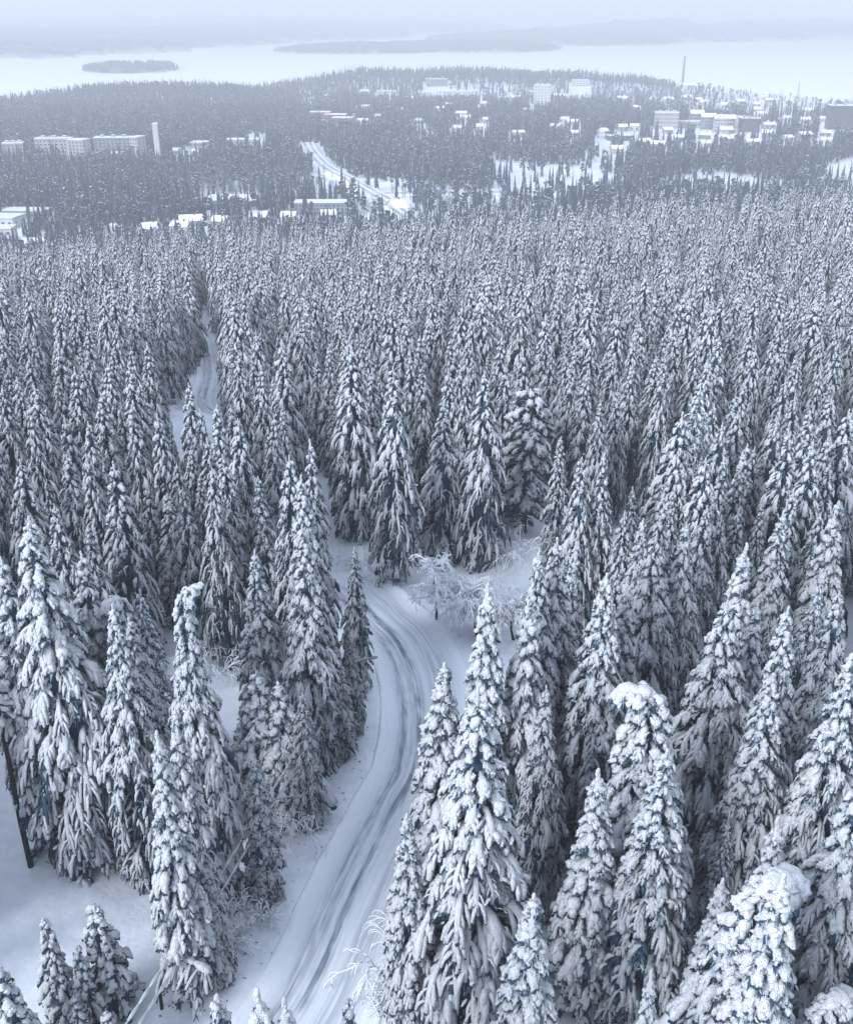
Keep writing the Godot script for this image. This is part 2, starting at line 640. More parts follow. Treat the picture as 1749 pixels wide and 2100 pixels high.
	if o.has("cushion"):
		var w: float = o.cushion
		for i in 7:
			var c: Vector3 = spine.call(yb + bend_len * (0.15 + 0.85 * i / 6.0))
			var e: Vector3 = spine.call(minf(tall, yb + bend_len * (0.45 + 0.85 * i / 6.0)))
			e += (e - c) * 0.15 + Vector3(rng.randf_range(-0.1, 0.1), -0.03, rng.randf_range(-0.15, 0.15))
			var ww := w * rng.randf_range(0.75, 1.15)
			lump(S, c + Vector3(0, ww * 0.35, 0), c.lerp(e, 0.5) + Vector3(0, ww * 0.5, 0), e + Vector3(0, ww * 0.2, 0), ww, ww * 0.85, 7, 8, 0.14, 0.9, 0.1)


func make_kinds() -> void:
	var near := {"step": 0.42, "per": 6, "rings": 6, "sides": 6, "subs": 5, "sliv": 18, "crumbs": 4}
	var mid := {"step": 0.54, "per": 6, "rings": 5, "sides": 5, "subs": 3, "sliv": 9, "droop": 1.15, "slim": 0.82, "crumbs": 1}
	var far := {"step": 0.72, "per": 6, "rings": 4, "sides": 4, "subs": 2, "sliv": 3, "skip": 0.03, "droop": 1.3, "slim": 0.78}
	var tiny := {"step": 0.95, "per": 6, "rings": 3, "sides": 3, "subs": 1, "sliv": 1, "skip": 0.02, "droop": 1.4, "slim": 0.78}
	var mix := func(a: Dictionary, b: Dictionary) -> Dictionary:
		var c := a.duplicate()
		c.merge(b, true)
		return c
	kinds.n = [spruce(101, 20, 1.89, near), spruce(102, 20, 2.02, mix.call(near, {"load": 0.9, "droop": 1.15})), spruce(103, 19, 1.76, mix.call(near, {"load": 1.05}))]
	kinds.s = [spruce(104, 19, 1.36, near)]
	kinds.w = [spruce(105, 21, 2.42, mix.call(near, {"step": 0.52, "load": 1.15, "subs": 7})), spruce(106, 21, 2.55, mix.call(near, {"step": 0.56, "load": 1.1, "subs": 7, "bare": 0.1}))]
	kinds.l = [spruce(107, 18, 1.67, mix.call(near, {"load": 1.4, "droop": 0.85, "ball": 1.15})), spruce(108, 18, 1.54, mix.call(near, {"load": 1.5, "droop": 0.8, "step": 0.46, "ball": 1.2, "bare": 0.1}))]
	kinds.f = [spruce(109, 23, 2.02, mix.call(near, {"load": 1.2, "bend": 1.6, "bend_len": 1.7, "cushion": 0.26}))]
	kinds.k = [spruce(110, 18, 2.11, mix.call(near, {"load": 1.3, "bend": 3.2, "bend_len": 2.1, "bend_turn": 2.8, "cushion": 0.4}))]
	kinds.d = [spruce(111, 17, 2.02, mix.call(near, {"load": 1.4, "bend": 3.1, "bend_len": 2.3, "bend_turn": 0.3, "cushion": 0.48}))]
	rng.seed = 112
	var T := Shape.new()
	var N := Shape.new()
	var S := Shape.new()
	var F := Shape.new()
	grow_spruce(T, N, S, F, Vector3.ZERO, 11.5, 1.5, mix.call(near, {"load": 1.2, "droop": 1.1}))
	grow_spruce(T, N, S, F, Vector3(0.95, 0, 0.3), 11.0, 1.35, mix.call(near, {"load": 1.2, "droop": 1.1}))
	lump(S, Vector3(0.4, 7.2, 0.5), Vector3(1.9, 5.6, 1.0), Vector3(3.3, 2.4, 1.5), 0.42, 0.36, 12, 8, 0.2, 0.75)
	lump(N, Vector3(0.4, 7.0, 0.5), Vector3(1.9, 5.3, 1.0), Vector3(3.3, 2.0, 1.5), 0.36, 0.3, 8, 6, 0.2, 0.75, 0.3)
	kinds.t = [{"trunk": T.mesh(), "crown": N.mesh(), "snow": S.mesh(), "frost": F.mesh(), "h": 11.5}]
	var young: Dictionary = mix.call(near, {"step": 0.46, "per": 5, "subs": 3, "load": 1.35, "droop": 0.8, "bare": 0.02, "sliv": 6, "slim": 1.0, "crumbs": 1})
	kinds.y = [spruce(113, 8, 1.01, mix.call(young, {"load": 1.5, "ball": 0.8})), spruce(114, 8, 1.14, mix.call(young, {"droop": 0.65, "ball": 0.65}))]
	kinds.g = [spruce(115, 17, 1.67, mix.call(near, {"step": 0.4, "per": 6, "thin": true, "load": 0.5, "droop": 0.6, "sliv": 9, "subs": 5}))]
	kinds.p = [spruce(116, 17, 1.85, mix.call(near, {"pine": true, "load": 1.7, "droop": 0.55, "bare": 0.14, "step": 0.62}))]
	kinds.mn = [spruce(121, 19, 2.2, mid), spruce(122, 20, 2.4, mix.call(mid, {"droop": 1.35, "load": 0.95})), spruce(123, 19, 2.0, mix.call(mid, {"load": 1.1})), spruce(124, 20, 2.1, mix.call(mid, {"load": 1.0, "bare": 0.1}))]
	kinds.ms = [spruce(125, 19, 1.5, mid)]
	kinds.mw = [spruce(126, 20, 2.7, mix.call(mid, {"load": 1.2}))]
	kinds.ml = [spruce(127, 18, 1.8, mix.call(mid, {"load": 1.45, "droop": 0.85}))]
	kinds.mg = [spruce(128, 18, 2.0, mix.call(mid, {"thin": true, "load": 0.55, "droop": 0.6, "sliv": 9, "per": 7}))]
	kinds.mp = [spruce(129, 17, 2.1, mix.call(mid, {"pine": true, "load": 1.8, "droop": 0.5, "bare": 0.14}))]
	kinds.far = []
	for i in 5:
		kinds.far.append(spruce(140 + i, 19.5, [2.2, 2.4, 2.0, 2.3, 1.8][i], mix.call(far, {"load": [1.2, 1.3, 1.3, 1.15, 1.25][i]})))
	kinds.tiny = []
	for i in 4:
		kinds.tiny.append(spruce(150 + i, 19.5, [2.0, 2.2, 1.8, 1.65][i], mix.call(tiny, {"load": [1.5, 1.65, 1.6, 1.5][i]})))


func tree(label: String, kind: String, which: int, x: float, z: float, tall: float, wide: float, turn: float) -> void:
	var list: Array = kinds[kind]
	var k: Dictionary = list[which % list.size()]
	var grey := kind == "g" or kind == "mg"
	if not k.has("first"):
		var t := Node3D.new()
		part("trunk", k.trunk, M.bark, t)
		var crown := part("crown", k.crown, M.grey_needles if grey else M.needles, t)
		part("frosted_sprays", k.frost, M.frost, crown)
		part("snow_load", k.snow, M.rime if grey else M.snow, t)
		k.first = t
	var o: Node3D = k.first.duplicate()
	o.name = numbered("larch_tree" if grey else ("pine_tree" if kind == "p" or kind == "mp" else "spruce_tree"))
	var s: float = tall / k.h
	var w: float = wide * pow(s, 0.75)
	o.position = Vector3(x, height(x, z) - 0.15, z)
	o.scale = Vector3(w, s, w)
	o.rotation.y = turn
	tag(o, label, "larch" if grey else ("pine" if kind == "p" or kind == "mp" else "spruce"), "snow-laden trees around the forest road")
	add_child(o)


func near_trees() -> void:
	tree("white spruce tip poking up at the bottom edge left of the wheel tracks", "l", 3, -5.33, -23.44, 21.90, 0.86, 1.23)
	tree("snow-lumped spruce, nearest one right of the white tip at the bottom edge", "l", 1, -4.93, -25.53, 19.00, 0.81, 6.03)
	tree("snow-lumped spruce, nearest one left of the white tip at the bottom edge", "l", 2, -7.33, -25.81, 19.00, 0.86, 2.94)
	tree("thin pole-like spruce strung with snow balls at the bottom edge", "l", 1, 8.61, -28.65, 17.00, 0.57, 5.89)
	tree("heaped near spruce with a crooked snow-loaded spire at lower right", "l", 1, 13.68, -30.33, 20.00, 1.20, 5.10)
	tree("spruce top like a lump with snow horns in the lower right corner", "d", 2, 16.39, -30.58, 13.00, 1.13, 0.00)
	tree("thin young spruce tip at the bottom edge in front of the grey lane", "y", 2, -3.34, -30.63, 13.00, 0.68, 2.10)
	tree("near spruce covered in popcorn-like snow balls at the bottom centre", "l", 0, 4.32, -31.74, 18.00, 1.00, 3.26)
	tree("spruce whose top curls over in a fat snow dome, lower right", "d", 0, 13.55, -32.59, 17.50, 1.27, 0.00)
	tree("dark-skirted big spruce cut by the right edge of the picture", "w", 2, 18.53, -35.18, 21.00, 1.04, 4.04)
	tree("young snowy spruce, nearest one down-left of the knobbly young spruce at lower left", "y", 3, -20.18, -35.57, 9.00, 1.11, 5.69)
	tree("snow-lumped spruce, nearest one above the heaped spruce at lower right", "l", 1, 15.65, -36.19, 17.40, 0.97, 6.07)
	tree("snow-lumped spruce, nearest one left of the dome-topped spruce at lower right", "l", 3, 13.65, -36.25, 14.00, 1.00, 1.65)
	tree("young snowy spruce, nearest one below the splayed young spruce at lower left", "y", 0, -16.03, -36.42, 5.00, 1.40, 0.84)
	tree("young snowy spruce, nearest one below the knobbly young spruce at lower left", "y", 3, -17.82, -37.21, 5.15, 0.92, 0.05)
	tree("young snowy spruce, second one down-right of the knobbly young spruce at lower left", "y", 1, -17.80, -38.48, 7.15, 0.77, 1.46)
	tree("young snowy spruce, nearest one down-right of the knobbly young spruce at lower left", "y", 1, -18.97, -38.74, 7.35, 0.76, 4.98)
	tree("free-standing spruce on the right verge, first right of the wheel tracks", "l", 2, -0.91, -39.44, 15.00, 0.94, 0.24)
	tree("tall feathery spruce standing in front of the hook-topped one", "n", 3, 11.24, -39.45, 19.00, 1.21, 4.88)
	tree("young spruce with a knobbly white spire in the lower left corner", "y", 2, -19.75, -39.71, 7.65, 0.91, 2.83)
	tree("largest foreground spruce, wide tiers of snowy tongues, right of the road", "w", 3, 2.36, -39.83, 22.30, 1.12, 3.57)
	tree("lumpy spruce over a gap of frosted bushes, right of the largest spruce", "l", 1, 8.28, -40.14, 17.00, 1.13, 6.20)
	tree("young spruce with splayed starry branches at the lower left", "y", 3, -17.20, -40.39, 8.00, 1.22, 3.71)
	tree("stout spruce with a round bun of snow on top, below the flag-topped spruce", "l", 3, -12.85, -40.65, 18.70, 0.84, 0.35)
	tree("small spruce with a nodding top beside the cables, left of the road", "k", 2, -12.02, -42.41, 8.65, 0.96, 0.00)
	tree("snow-laden spruce, nearest one down-right of the grey open larch at right", "n", 3, 20.74, -43.02, 22.00, 1.09, 5.13)
	tree("sparse frosted larch, nearest one up-left of the dome-topped spruce at lower right", "g", 3, 16.01, -43.30, 11.00, 0.79, 0.87)
	tree("spruce with its snow-heavy top bent over like a hook", "k", 1, 11.21, -43.31, 19.60, 1.19, 0.00)
	tree("snow-lumped spruce, nearest one up-right of the bun-topped stout spruce", "l", 0, -12.95, -44.36, 17.40, 0.81, 3.56)
	tree("full bright spruce in front of the neat narrow one at right", "n", 2, 17.71, -44.99, 19.00, 1.09, 0.73)
	tree("snow-lumped spruce, nearest one below the hook-topped spruce", "l", 2, 11.52, -45.31, 17.00, 0.93, 6.08)
	tree("spruce with a bare ladder of dead twigs low on its trunk, beside the largest spruce", "n", 0, 6.56, -47.32, 17.00, 0.87, 3.04)
	tree("neat narrow spruce rising right of the widely tiered one", "n", 2, 19.10, -47.88, 21.20, 0.98, 1.65)
	tree("tall spruce left of the road, its snowy top bent flat to the right", "f", 1, -12.86, -48.13, 23.00, 0.84, 0.00)
	tree("narrow pillar-like spruce beside the leaning thin trunk on the left verge", "s", 3, -9.90, -48.44, 11.50, 1.21, 4.41)
	tree("tall lumpy spruce standing in front of the frosted weeping birches", "l", 1, 3.29, -49.24, 22.00, 0.98, 5.75)
	tree("spruce with a ball-shaped snow cap in front of the outer bend", "l", 2, 0.95, -49.32, 16.90, 1.14, 3.55)
	tree("snow-laden spruce, nearest one below the low arched spruce", "n", 0, 18.04, -49.74, 9.00, 0.95, 3.52)
	tree("snow-lumped spruce, nearest one right of the lumpy spruce before the birches", "l", 0, 5.70, -50.21, 21.00, 0.91, 4.36)
	tree("even cone-shaped spruce between the broad left spruce and the flag-topped one", "n", 3, -17.64, -50.79, 20.30, 0.99, 0.16)
	tree("broad spruce with widely spaced snowy tiers right of the hook-topped one", "w", 1, 17.04, -51.41, 19.60, 1.16, 4.53)
	tree("snow-laden spruce, nearest one up-left of the big spruce cut by the right edge", "n", 0, 24.70, -51.71, 12.00, 0.92, 3.37)
	tree("tall broad spruce near the left edge with drooping boughs and dark lower trunk", "w", 0, -21.81, -51.94, 25.00, 1.06, 4.52)
	tree("symmetrical dark-skirted spruce midway between glade and right edge", "n", 0, 10.07, -51.97, 21.30, 1.10, 0.42)
	tree("snow-laden spruce, nearest one down-left of the big broad spruce near the left edge", "n", 2, -24.32, -52.97, 22.00, 1.02, 6.01)
	tree("slim spruce, nearest one down-right of the even cone-shaped spruce on the left", "s", 2, -17.62, -53.20, 18.00, 1.03, 0.76)
	tree("snow-laden spruce, nearest one down-left of the crisp spruce right of the glade", "n", 2, 6.50, -53.32, 22.00, 0.93, 2.85)
	tree("low spruce bowed into a flat arch of snow below the tiered one", "k", 3, 18.03, -53.58, 9.00, 1.30, 0.00)
	tree("snow-laden spruce, nearest one right of the grey open larch at right", "n", 1, 24.35, -53.67, 19.00, 1.06, 2.92)
	tree("snow-lumped spruce, second one right of the symmetrical dark-skirted spruce", "l", 1, 11.89, -54.25, 19.50, 0.88, 5.92)
	tree("snow-laden spruce, nearest one left of the neat narrow spruce on the right", "n", 0, 19.92, -54.41, 17.50, 0.97, 2.87)
	tree("spruce with crisp drooping tongues at the right edge of the snowy glade", "n", 3, 7.78, -55.11, 22.00, 1.04, 4.02)
	tree("snow-laden spruce, nearest one above the short wide-skirted spruce", "n", 3, -7.96, -55.38, 11.05, 0.96, 1.10)
	tree("bent-tipped spruce, nearest one up-right of the even cone-shaped spruce on the left", "k", 2, -18.85, -55.98, 18.00, 0.90, 1.07)
	tree("snow-laden spruce, nearest one down-right of the big broad spruce near the left edge", "n", 2, -21.00, -56.53, 20.70, 1.11, 5.73)
	tree("snow-laden spruce, nearest one right of the symmetrical dark-skirted spruce", "n", 1, 11.75, -56.55, 19.00, 0.90, 3.54)
	tree("snow-lumped spruce, nearest one below the small slim spruce toward the right", "l", 3, 19.51, -57.00, 20.00, 1.02, 3.49)
	tree("short wide-skirted spruce touching the snowy verge left of the road", "w", 2, -8.96, -57.17, 7.60, 1.32, 3.47)
	tree("spruce with two ragged snowy tips and a long bough sweeping down to the road", "t", 0, -11.08, -57.48, 11.50, 1.47, 0.00)
	tree("slim spruce, nearest one right of the crisp spruce right of the glade", "s", 2, 9.30, -58.39, 20.00, 0.99, 1.23)
	tree("sparse spruce with thin snowy arms behind the flag-topped spruce", "g", 0, -18.34, -58.58, 17.00, 1.02, 3.06)
	tree("grey sparse larch-like tree with open comb-like branches near the right edge", "g", 0, 26.14, -61.03, 15.40, 1.06, 6.01)
	tree("snow-laden spruce, nearest one below the tall spruce inside the road bend", "n", 2, -8.15, -61.49, 20.20, 1.06, 2.11)
	tree("conical spruce on the verge, partly behind the cables and lamp arm", "n", 0, -6.64, -62.79, 10.50, 1.21, 5.30)
	tree("broad spruce, nearest one below the bright bushy spruce in the second band", "w", 1, 15.55, -63.33, 18.00, 1.00, 4.88)
	tree("snow-laden spruce, nearest one up-right of the flag-topped spruce left of the road", "n", 2, -11.64, -63.53, 17.00, 1.12, 4.00)
	tree("young snowy spruce, nearest one down-left of the twin-tipped spruce left of the road", "y", 0, -15.71, -63.74, 4.00, 0.83, 0.63)
	tree("tall straight spruce in the cluster inside the road bend", "n", 2, -8.47, -64.73, 22.00, 0.98, 1.96)
	tree("snow-laden spruce, nearest one down-right of the bright bushy spruce in the second band", "n", 0, 18.02, -65.13, 18.00, 1.04, 2.58)
	tree("snow-laden spruce, nearest one right of the conical spruce by the lamp", "n", 0, -5.69, -65.34, 9.30, 0.96, 0.42)
	tree("snow-laden spruce, nearest one down-left of the bright bushy spruce in the second band", "n", 3, 15.54, -67.94, 17.00, 1.03, 5.92)
	tree("snow-laden spruce, nearest one right of the bright bushy spruce in the second band", "n", 1, 20.21, -68.65, 17.60, 0.99, 0.65)
	tree("snow-lumped spruce, third one right of the small slim spruce toward the right", "l", 2, 29.72, -68.68, 18.00, 1.04, 2.65)
	tree("snow-laden spruce, nearest one down-right of the small slim spruce toward the right", "n", 2, 26.02, -68.88, 17.00, 1.12, 4.09)
	tree("snow-laden spruce, nearest one right of the big broad spruce near the left edge", "mn", 3, -27.41, -70.00, 17.00, 1.04, 5.86)
	tree("snow-laden spruce, second one left of the small slim spruce toward the right", "mn", 1, 21.91, -70.15, 16.00, 0.87, 2.39)
	tree("bright bushy spruce in the second band right of the glade", "mn", 0, 17.46, -70.25, 17.00, 1.00, 0.72)
	tree("snow-laden spruce, nearest one up-left of the tall spruce inside the road bend", "mn", 3, -9.94, -70.30, 21.00, 0.97, 4.11)
	tree("snow-laden spruce, second one right of the big broad spruce near the left edge", "mn", 3, -25.41, -70.76, 15.00, 0.98, 2.75)
	tree("slim pointed spruce standing alone at the inner edge of the bend", "ms", 1, -5.51, -70.85, 13.20, 1.04, 6.11)
	tree("snow-laden spruce, second one right of the small slim spruce toward the right", "mn", 1, 29.61, -71.21, 16.00, 1.05, 5.54)
	tree("full white spruce in the middle of the right-hand forest", "mn", 1, 20.70, -71.81, 20.00, 1.17, 2.40)
	tree("snow-laden spruce, nearest one right of the small slim spruce toward the right", "mn", 0, 27.88, -72.60, 17.00, 1.03, 2.05)
	tree("slender white-edged spire of a spruce behind the road-bend cluster", "ms", 3, -8.80, -73.53, 21.00, 1.05, 0.88)
	tree("snow-laden spruce, nearest one left of the bright bushy spruce in the second band", "mn", 2, 15.39, -73.64, 15.00, 1.01, 1.92)
	tree("snow-laden spruce, nearest one left of the small slim spruce toward the right", "mn", 2, 24.23, -73.64, 15.00, 1.02, 1.78)
	tree("snow-laden spruce, nearest one down-right of the well-lit spruce above the grey larch", "mn", 0, 29.64, -74.70, 20.00, 1.09, 2.87)
	tree("snow-laden spruce, second one up-right of the bushy clumped spruce by the dark gap", "mn", 0, -16.67, -74.80, 17.80, 0.87, 0.84)
	tree("small slim spruce among taller ones toward the right edge", "ms", 1, 26.48, -74.85, 15.00, 0.97, 2.80)
	tree("snow-laden spruce, nearest one left of the sharp spire above the hollow", "mn", 3, 11.97, -74.86, 19.00, 0.96, 1.05)
	tree("slim spruce, nearest one up-right of the bright bushy spruce in the second band", "ms", 1, 19.43, -75.02, 15.90, 0.90, 1.61)
	tree("full rounded spruce above the flag-topped one", "mn", 2, -24.28, -75.27, 18.00, 1.15, 5.04)
	tree("sharp spruce spire above the snowy hollow right of the glade", "ms", 2, 13.85, -75.53, 19.00, 1.07, 3.64)
	tree("snow-laden spruce, second one down-right of the well-lit spruce above the grey larch", "mn", 0, 31.56, -75.64, 18.00, 1.00, 4.38)
	tree("broad spruce, nearest one left of the open-boughed spruce mid-left", "mw", 3, -32.05, -76.31, 18.00, 0.95, 1.30)
	tree("slim spruce, nearest one right of the full white spruce mid-right", "ms", 2, 23.51, -76.55, 18.30, 1.00, 4.01)
	tree("snow-laden spruce, nearest one right of the open-boughed spruce mid-left", "mn", 2, -26.99, -77.27, 18.00, 0.86, 3.80)
	tree("snow-laden spruce, nearest one down-left of the lit dense spruce toward the bend", "mn", 3, -16.21, -77.27, 18.00, 1.09, 0.83)
	tree("slim spruce, nearest one left of the tall spruce inside the road bend", "ms", 2, -13.52, -77.36, 16.00, 1.13, 2.33)
	tree("well-lit spruce above the grey larch near the right edge", "mn", 0, 28.78, -77.48, 20.00, 1.13, 4.11)
	tree("slim spruce, nearest one up-left of the bright bushy spruce in the second band", "ms", 2, 16.73, -77.92, 15.00, 1.15, 0.01)
	tree("snow-laden spruce, second one right of the full white spruce mid-right", "mn", 2, 25.34, -78.01, 17.00, 0.99, 6.05)
	tree("snow-laden spruce, nearest one down-left of the tall spruce at the right edge", "mn", 3, 32.06, -78.15, 19.30, 1.03, 2.64)
	tree("broad spruce, nearest one left of the full white spruce mid-right", "mw", 2, 20.24, -78.26, 18.00, 1.02, 2.13)
	tree("snow-laden spruce, nearest one right of the bushy clumped spruce by the dark gap", "mn", 0, -20.01, -78.82, 14.30, 1.01, 4.47)
	tree("shaded open-boughed spruce in the middle of the left stand", "mn", 0, -29.45, -79.29, 17.00, 1.10, 1.00)
	tree("snow-laden spruce, second one right of the bushy clumped spruce by the dark gap", "mn", 3, -17.98, -79.59, 13.00, 0.90, 3.39)
	tree("snow-laden spruce, nearest one down-left of the open-boughed spruce mid-left", "mn", 0, -31.46, -79.64, 14.70, 0.76, 5.26)
	tree("lit dense spruce between the far road and the bend", "mn", 1, -15.19, -79.80, 20.00, 1.01, 3.01)
	tree("tall spruce at the right edge above the middle of the picture", "mn", 1, 33.99, -79.93, 21.00, 1.16, 1.06)
	tree("snow-lumped spruce, second one left of the well-lit spruce above the grey larch", "ml", 0, 26.50, -80.49, 18.00, 0.99, 4.18)
	tree("bushy snow-clumped spruce above the flag-topped spruce, by a dark gap", "ml", 1, -21.85, -80.51, 13.00, 1.22, 2.42)
	tree("snow-laden spruce, nearest one above the bright bushy spruce in the second band", "mn", 1, 19.84, -80.91, 14.50, 1.15, 4.05)
	tree("snow-laden spruce, nearest one up-left of the bushy clumped spruce by the dark gap", "mn", 2, -24.16, -82.79, 13.00, 1.01, 4.12)
	tree("snow-laden spruce, nearest one left of the well-lit spruce above the grey larch", "mn", 0, 27.92, -82.81, 16.80, 0.98, 2.73)
	tree("snow-laden spruce, nearest one up-right of the bushy clumped spruce by the dark gap", "mn", 3, -19.48, -82.85, 14.00, 1.01, 2.34)
	tree("wide spruce with heavy fan-shaped boughs below the pale larch", "mw", 2, 21.45, -82.87, 20.00, 1.12, 4.93)
	tree("snow-laden spruce, second one right of the lit dense spruce toward the bend", "mn", 3, -12.80, -82.98, 19.49, 0.84, 3.33)
	tree("snow-laden spruce, nearest one right of the fan-boughed spruce below the larch", "mn", 1, 24.90, -83.26, 19.00, 1.05, 0.36)
	tree("snow-laden spruce, nearest one up-right of the well-lit spruce above the grey larch", "mn", 3, 32.25, -83.29, 20.00, 1.10, 0.67)
	tree("snow-laden spruce, fourth one right of the tall spruce at the right edge", "mn", 2, 43.26, -83.94, 17.08, 0.97, 5.64)
	tree("snow-laden spruce, nearest one below the bright tall spruce far left", "mn", 3, -33.77, -84.45, 20.00, 0.84, 3.28)
	tree("snow-laden spruce, nearest one below the tall spruce at the right edge", "mn", 1, 36.51, -84.53, 17.19, 0.94, 5.24)
	tree("snow-laden spruce, nearest one up-left of the well-lit spruce above the grey larch", "mn", 1, 29.97, -84.65, 19.00, 1.04, 0.13)
	tree("snow-laden spruce, nearest one above the bushy clumped spruce by the dark gap", "mn", 1, -21.97, -85.08, 14.30, 1.02, 6.08)
	tree("snow-laden spruce, nearest one up-right of the open-boughed spruce mid-left", "mn", 0, -29.28, -85.10, 18.00, 0.99, 0.63)
	tree("snow-laden spruce, sixth one left of the bright tall spruce far left", "mn", 0, -42.81, -85.33, 19.20, 1.07, 1.08)
	tree("small spruce on the mound at the right side of the glade", "mn", 3, 11.36, -85.34, 8.00, 1.08, 2.69)
	tree("snow-laden spruce, nearest one below the white slender spruce right of the far road", "mn", 0, -19.16, -85.51, 16.60, 1.03, 2.46)
	tree("snow-laden spruce, second one down-right of the pale ghostly larch", "mn", 1, 27.19, -86.66, 19.00, 1.02, 5.62)
	tree("snow-laden spruce, nearest one down-left of the bright tall spruce far left", "mn", 1, -38.62, -86.74, 16.40, 1.13, 0.83)
	tree("snow-laden spruce, nearest one left of the dark-skirted spruce left of the far road", "mn", 3, -25.90, -87.26, 19.00, 0.95, 2.57)
	tree("dark-skirted spruce just left of the far snowy road", "mn", 2, -23.81, -87.62, 18.10, 1.07, 3.30)
	tree("snow-laden spruce, second one down-right of the dark-skirted spruce left of the far road", "mn", 3, -21.19, -87.62, 15.00, 1.04, 4.79)
	tree("snow-laden spruce, nearest one down-right of the tall spruce at the right edge", "mn", 3, 40.12, -87.87, 15.78, 1.07, 4.98)
	tree("snow-laden spruce, nearest one above the open-boughed spruce mid-left", "mn", 2, -32.15, -87.95, 18.00, 0.97, 4.60)
	tree("white slender spruce right of the far stretch of road", "ms", 0, -18.58, -88.16, 19.00, 1.19, 4.50)
	tree("snow-laden spruce, nearest one up-left of the tall spruce at the right edge", "mn", 1, 35.85, -88.35, 20.00, 1.00, 1.21)
	tree("snow-laden spruce, second one down-left of the bright tall spruce far left", "mn", 3, -45.00, -89.13, 15.59, 1.00, 2.30)
	tree("pale ghostly larch with thin frosted branches among dark spruces", "mg", 2, 24.36, -89.17, 21.00, 1.30, 2.28)
	tree("tall spruce standing clear at the far edge of the junction, left of the birch", "mn", 3, -2.98, -90.03, 22.00, 1.10, 1.14)
	tree("snow-laden spruce, nearest one left of the white slender spruce right of the far road", "mn", 3, -20.68, -90.66, 18.00, 0.92, 5.95)
	tree("snow-laden spruce, nearest one right of the tall spruce at the right edge", "mn", 2, 42.64, -91.45, 18.86, 1.00, 6.01)
	tree("slim spruce, second one left of the sharp spire above the hollow", "ms", 3, 12.63, -91.98, 14.00, 1.14, 4.56)
	tree("snow-laden spruce, nearest one right of the pale ghostly larch", "mn", 0, 28.60, -92.59, 19.00, 0.95, 0.94)
	tree("snow-laden spruce, nearest one down-left of the crisp spruce beside the far road", "mn", 3, -30.17, -92.59, 19.00, 1.09, 4.54)
	tree("snow-laden spruce, nearest one below the dark-skirted spruce left of the far road", "mn", 2, -25.01, -93.53, 13.00, 1.01, 1.66)
	tree("slim spruce, nearest one right of the lit dense spruce toward the bend", "ms", 1, -15.12, -94.06, 15.00, 1.00, 3.82)
	tree("spruce right of the birch with deep dark gaps beneath its boughs", "mn", 0, 5.48, -94.71, 20.50, 1.16, 2.47)
	tree("bright tall spruce in the left stand, far left of the hidden road", "mn", 0, -37.23, -94.95, 19.00, 1.08, 1.44)
	tree("snow-laden spruce, second one left of the dark-skirted spruce left of the far road", "mn", 0, -29.25, -95.03, 17.00, 1.00, 4.88)
	tree("snow-laden spruce, third one right of the tall spruce at the right edge", "mn", 0, 45.09, -95.08, 18.23, 0.94, 4.18)
	tree("snow-laden spruce, nearest one above the well-lit spruce above the grey larch", "mn", 1, 35.20, -95.51, 18.00, 0.98, 0.51)
	tree("broad spruce right behind the frosted weeping birch", "mn", 0, 1.63, -95.60, 17.50, 1.24, 2.01)
	tree("pointed spruce right in front of the far stretch of snowy road", "mn", 0, -22.86, -96.17, 19.00, 1.02, 1.94)
	tree("snow-laden spruce, nearest one down-right of the pale ghostly larch", "mn", 0, 27.89, -96.57, 16.69, 1.12, 5.82)
	tree("snow-laden spruce, nearest one right of the white slender spruce right of the far road", "mn", 3, -19.09, -96.99, 16.36, 1.05, 0.26)
	tree("snow-laden spruce, second one up-left of the tall spruce at the right edge", "mn", 3, 39.30, -97.29, 17.37, 0.84, 1.36)
	tree("crisp spruce in the left stand beside the far stretch of road", "mn", 0, -28.78, -97.46, 20.60, 0.99, 1.75)
	tree("snow-laden spruce, nearest one up-left of the slender spire behind the bend", "mn", 2, -14.20, -97.96, 16.00, 0.90, 6.09)
	tree("snow-laden spruce, nearest one down-right of the bright tall spruce far left", "mn", 0, -37.82, -98.90, 16.04, 1.00, 5.22)
	tree("snow-laden spruce, nearest one left of the bright tall spruce far left", "mn", 0, -42.03, -99.19, 18.00, 0.98, 5.85)
	tree("snow-laden spruce, nearest one up-right of the tall spruce at the right edge", "mn", 3, 43.43, -99.25, 19.30, 0.94, 1.00)
	tree("snow-laden spruce, second one above the well-lit spruce above the grey larch", "mn", 1, 35.57, -99.78, 18.54, 0.95, 0.55)
	tree("snow-laden spruce, second one right of the tall spruce at the right edge", "mn", 2, 47.10, -99.91, 16.98, 0.94, 2.24)
	tree("snow-laden spruce, nearest one below the tall spruce at the junction", "mn", 2, -3.16, -100.39, 17.58, 0.96, 0.62)
	tree("snow-laden spruce, nearest one down-right of the crisp spruce beside the far road", "mn", 0, -28.77, -100.48, 18.00, 1.05, 0.22)
	tree("snow-laden spruce, fifth one left of the bright tall spruce far left", "mn", 2, -47.31, -100.59, 20.29, 1.13, 3.74)
	tree("tall dense spruce left of the one at the junction", "mn", 2, -7.51, -100.89, 21.30, 1.19, 1.66)
	tree("snow-laden spruce, second one down-left of the prominent broad spruce left of centre", "mn", 3, -16.59, -101.36, 19.00, 0.96, 3.22)
	tree("snow-laden spruce, second one down-left of the dark-footed back-row spruce", "mn", 3, 17.75, -101.38, 15.57, 0.95, 2.59)
	tree("snow-laden spruce, nearest one left of the dark-gapped spruce right of the birch", "mn", 0, 4.06, -102.16, 18.30, 0.87, 5.87)
	tree("snow-laden spruce, nearest one up-left of the bright tall spruce far left", "mn", 2, -41.69, -102.36, 18.00, 1.04, 2.76)
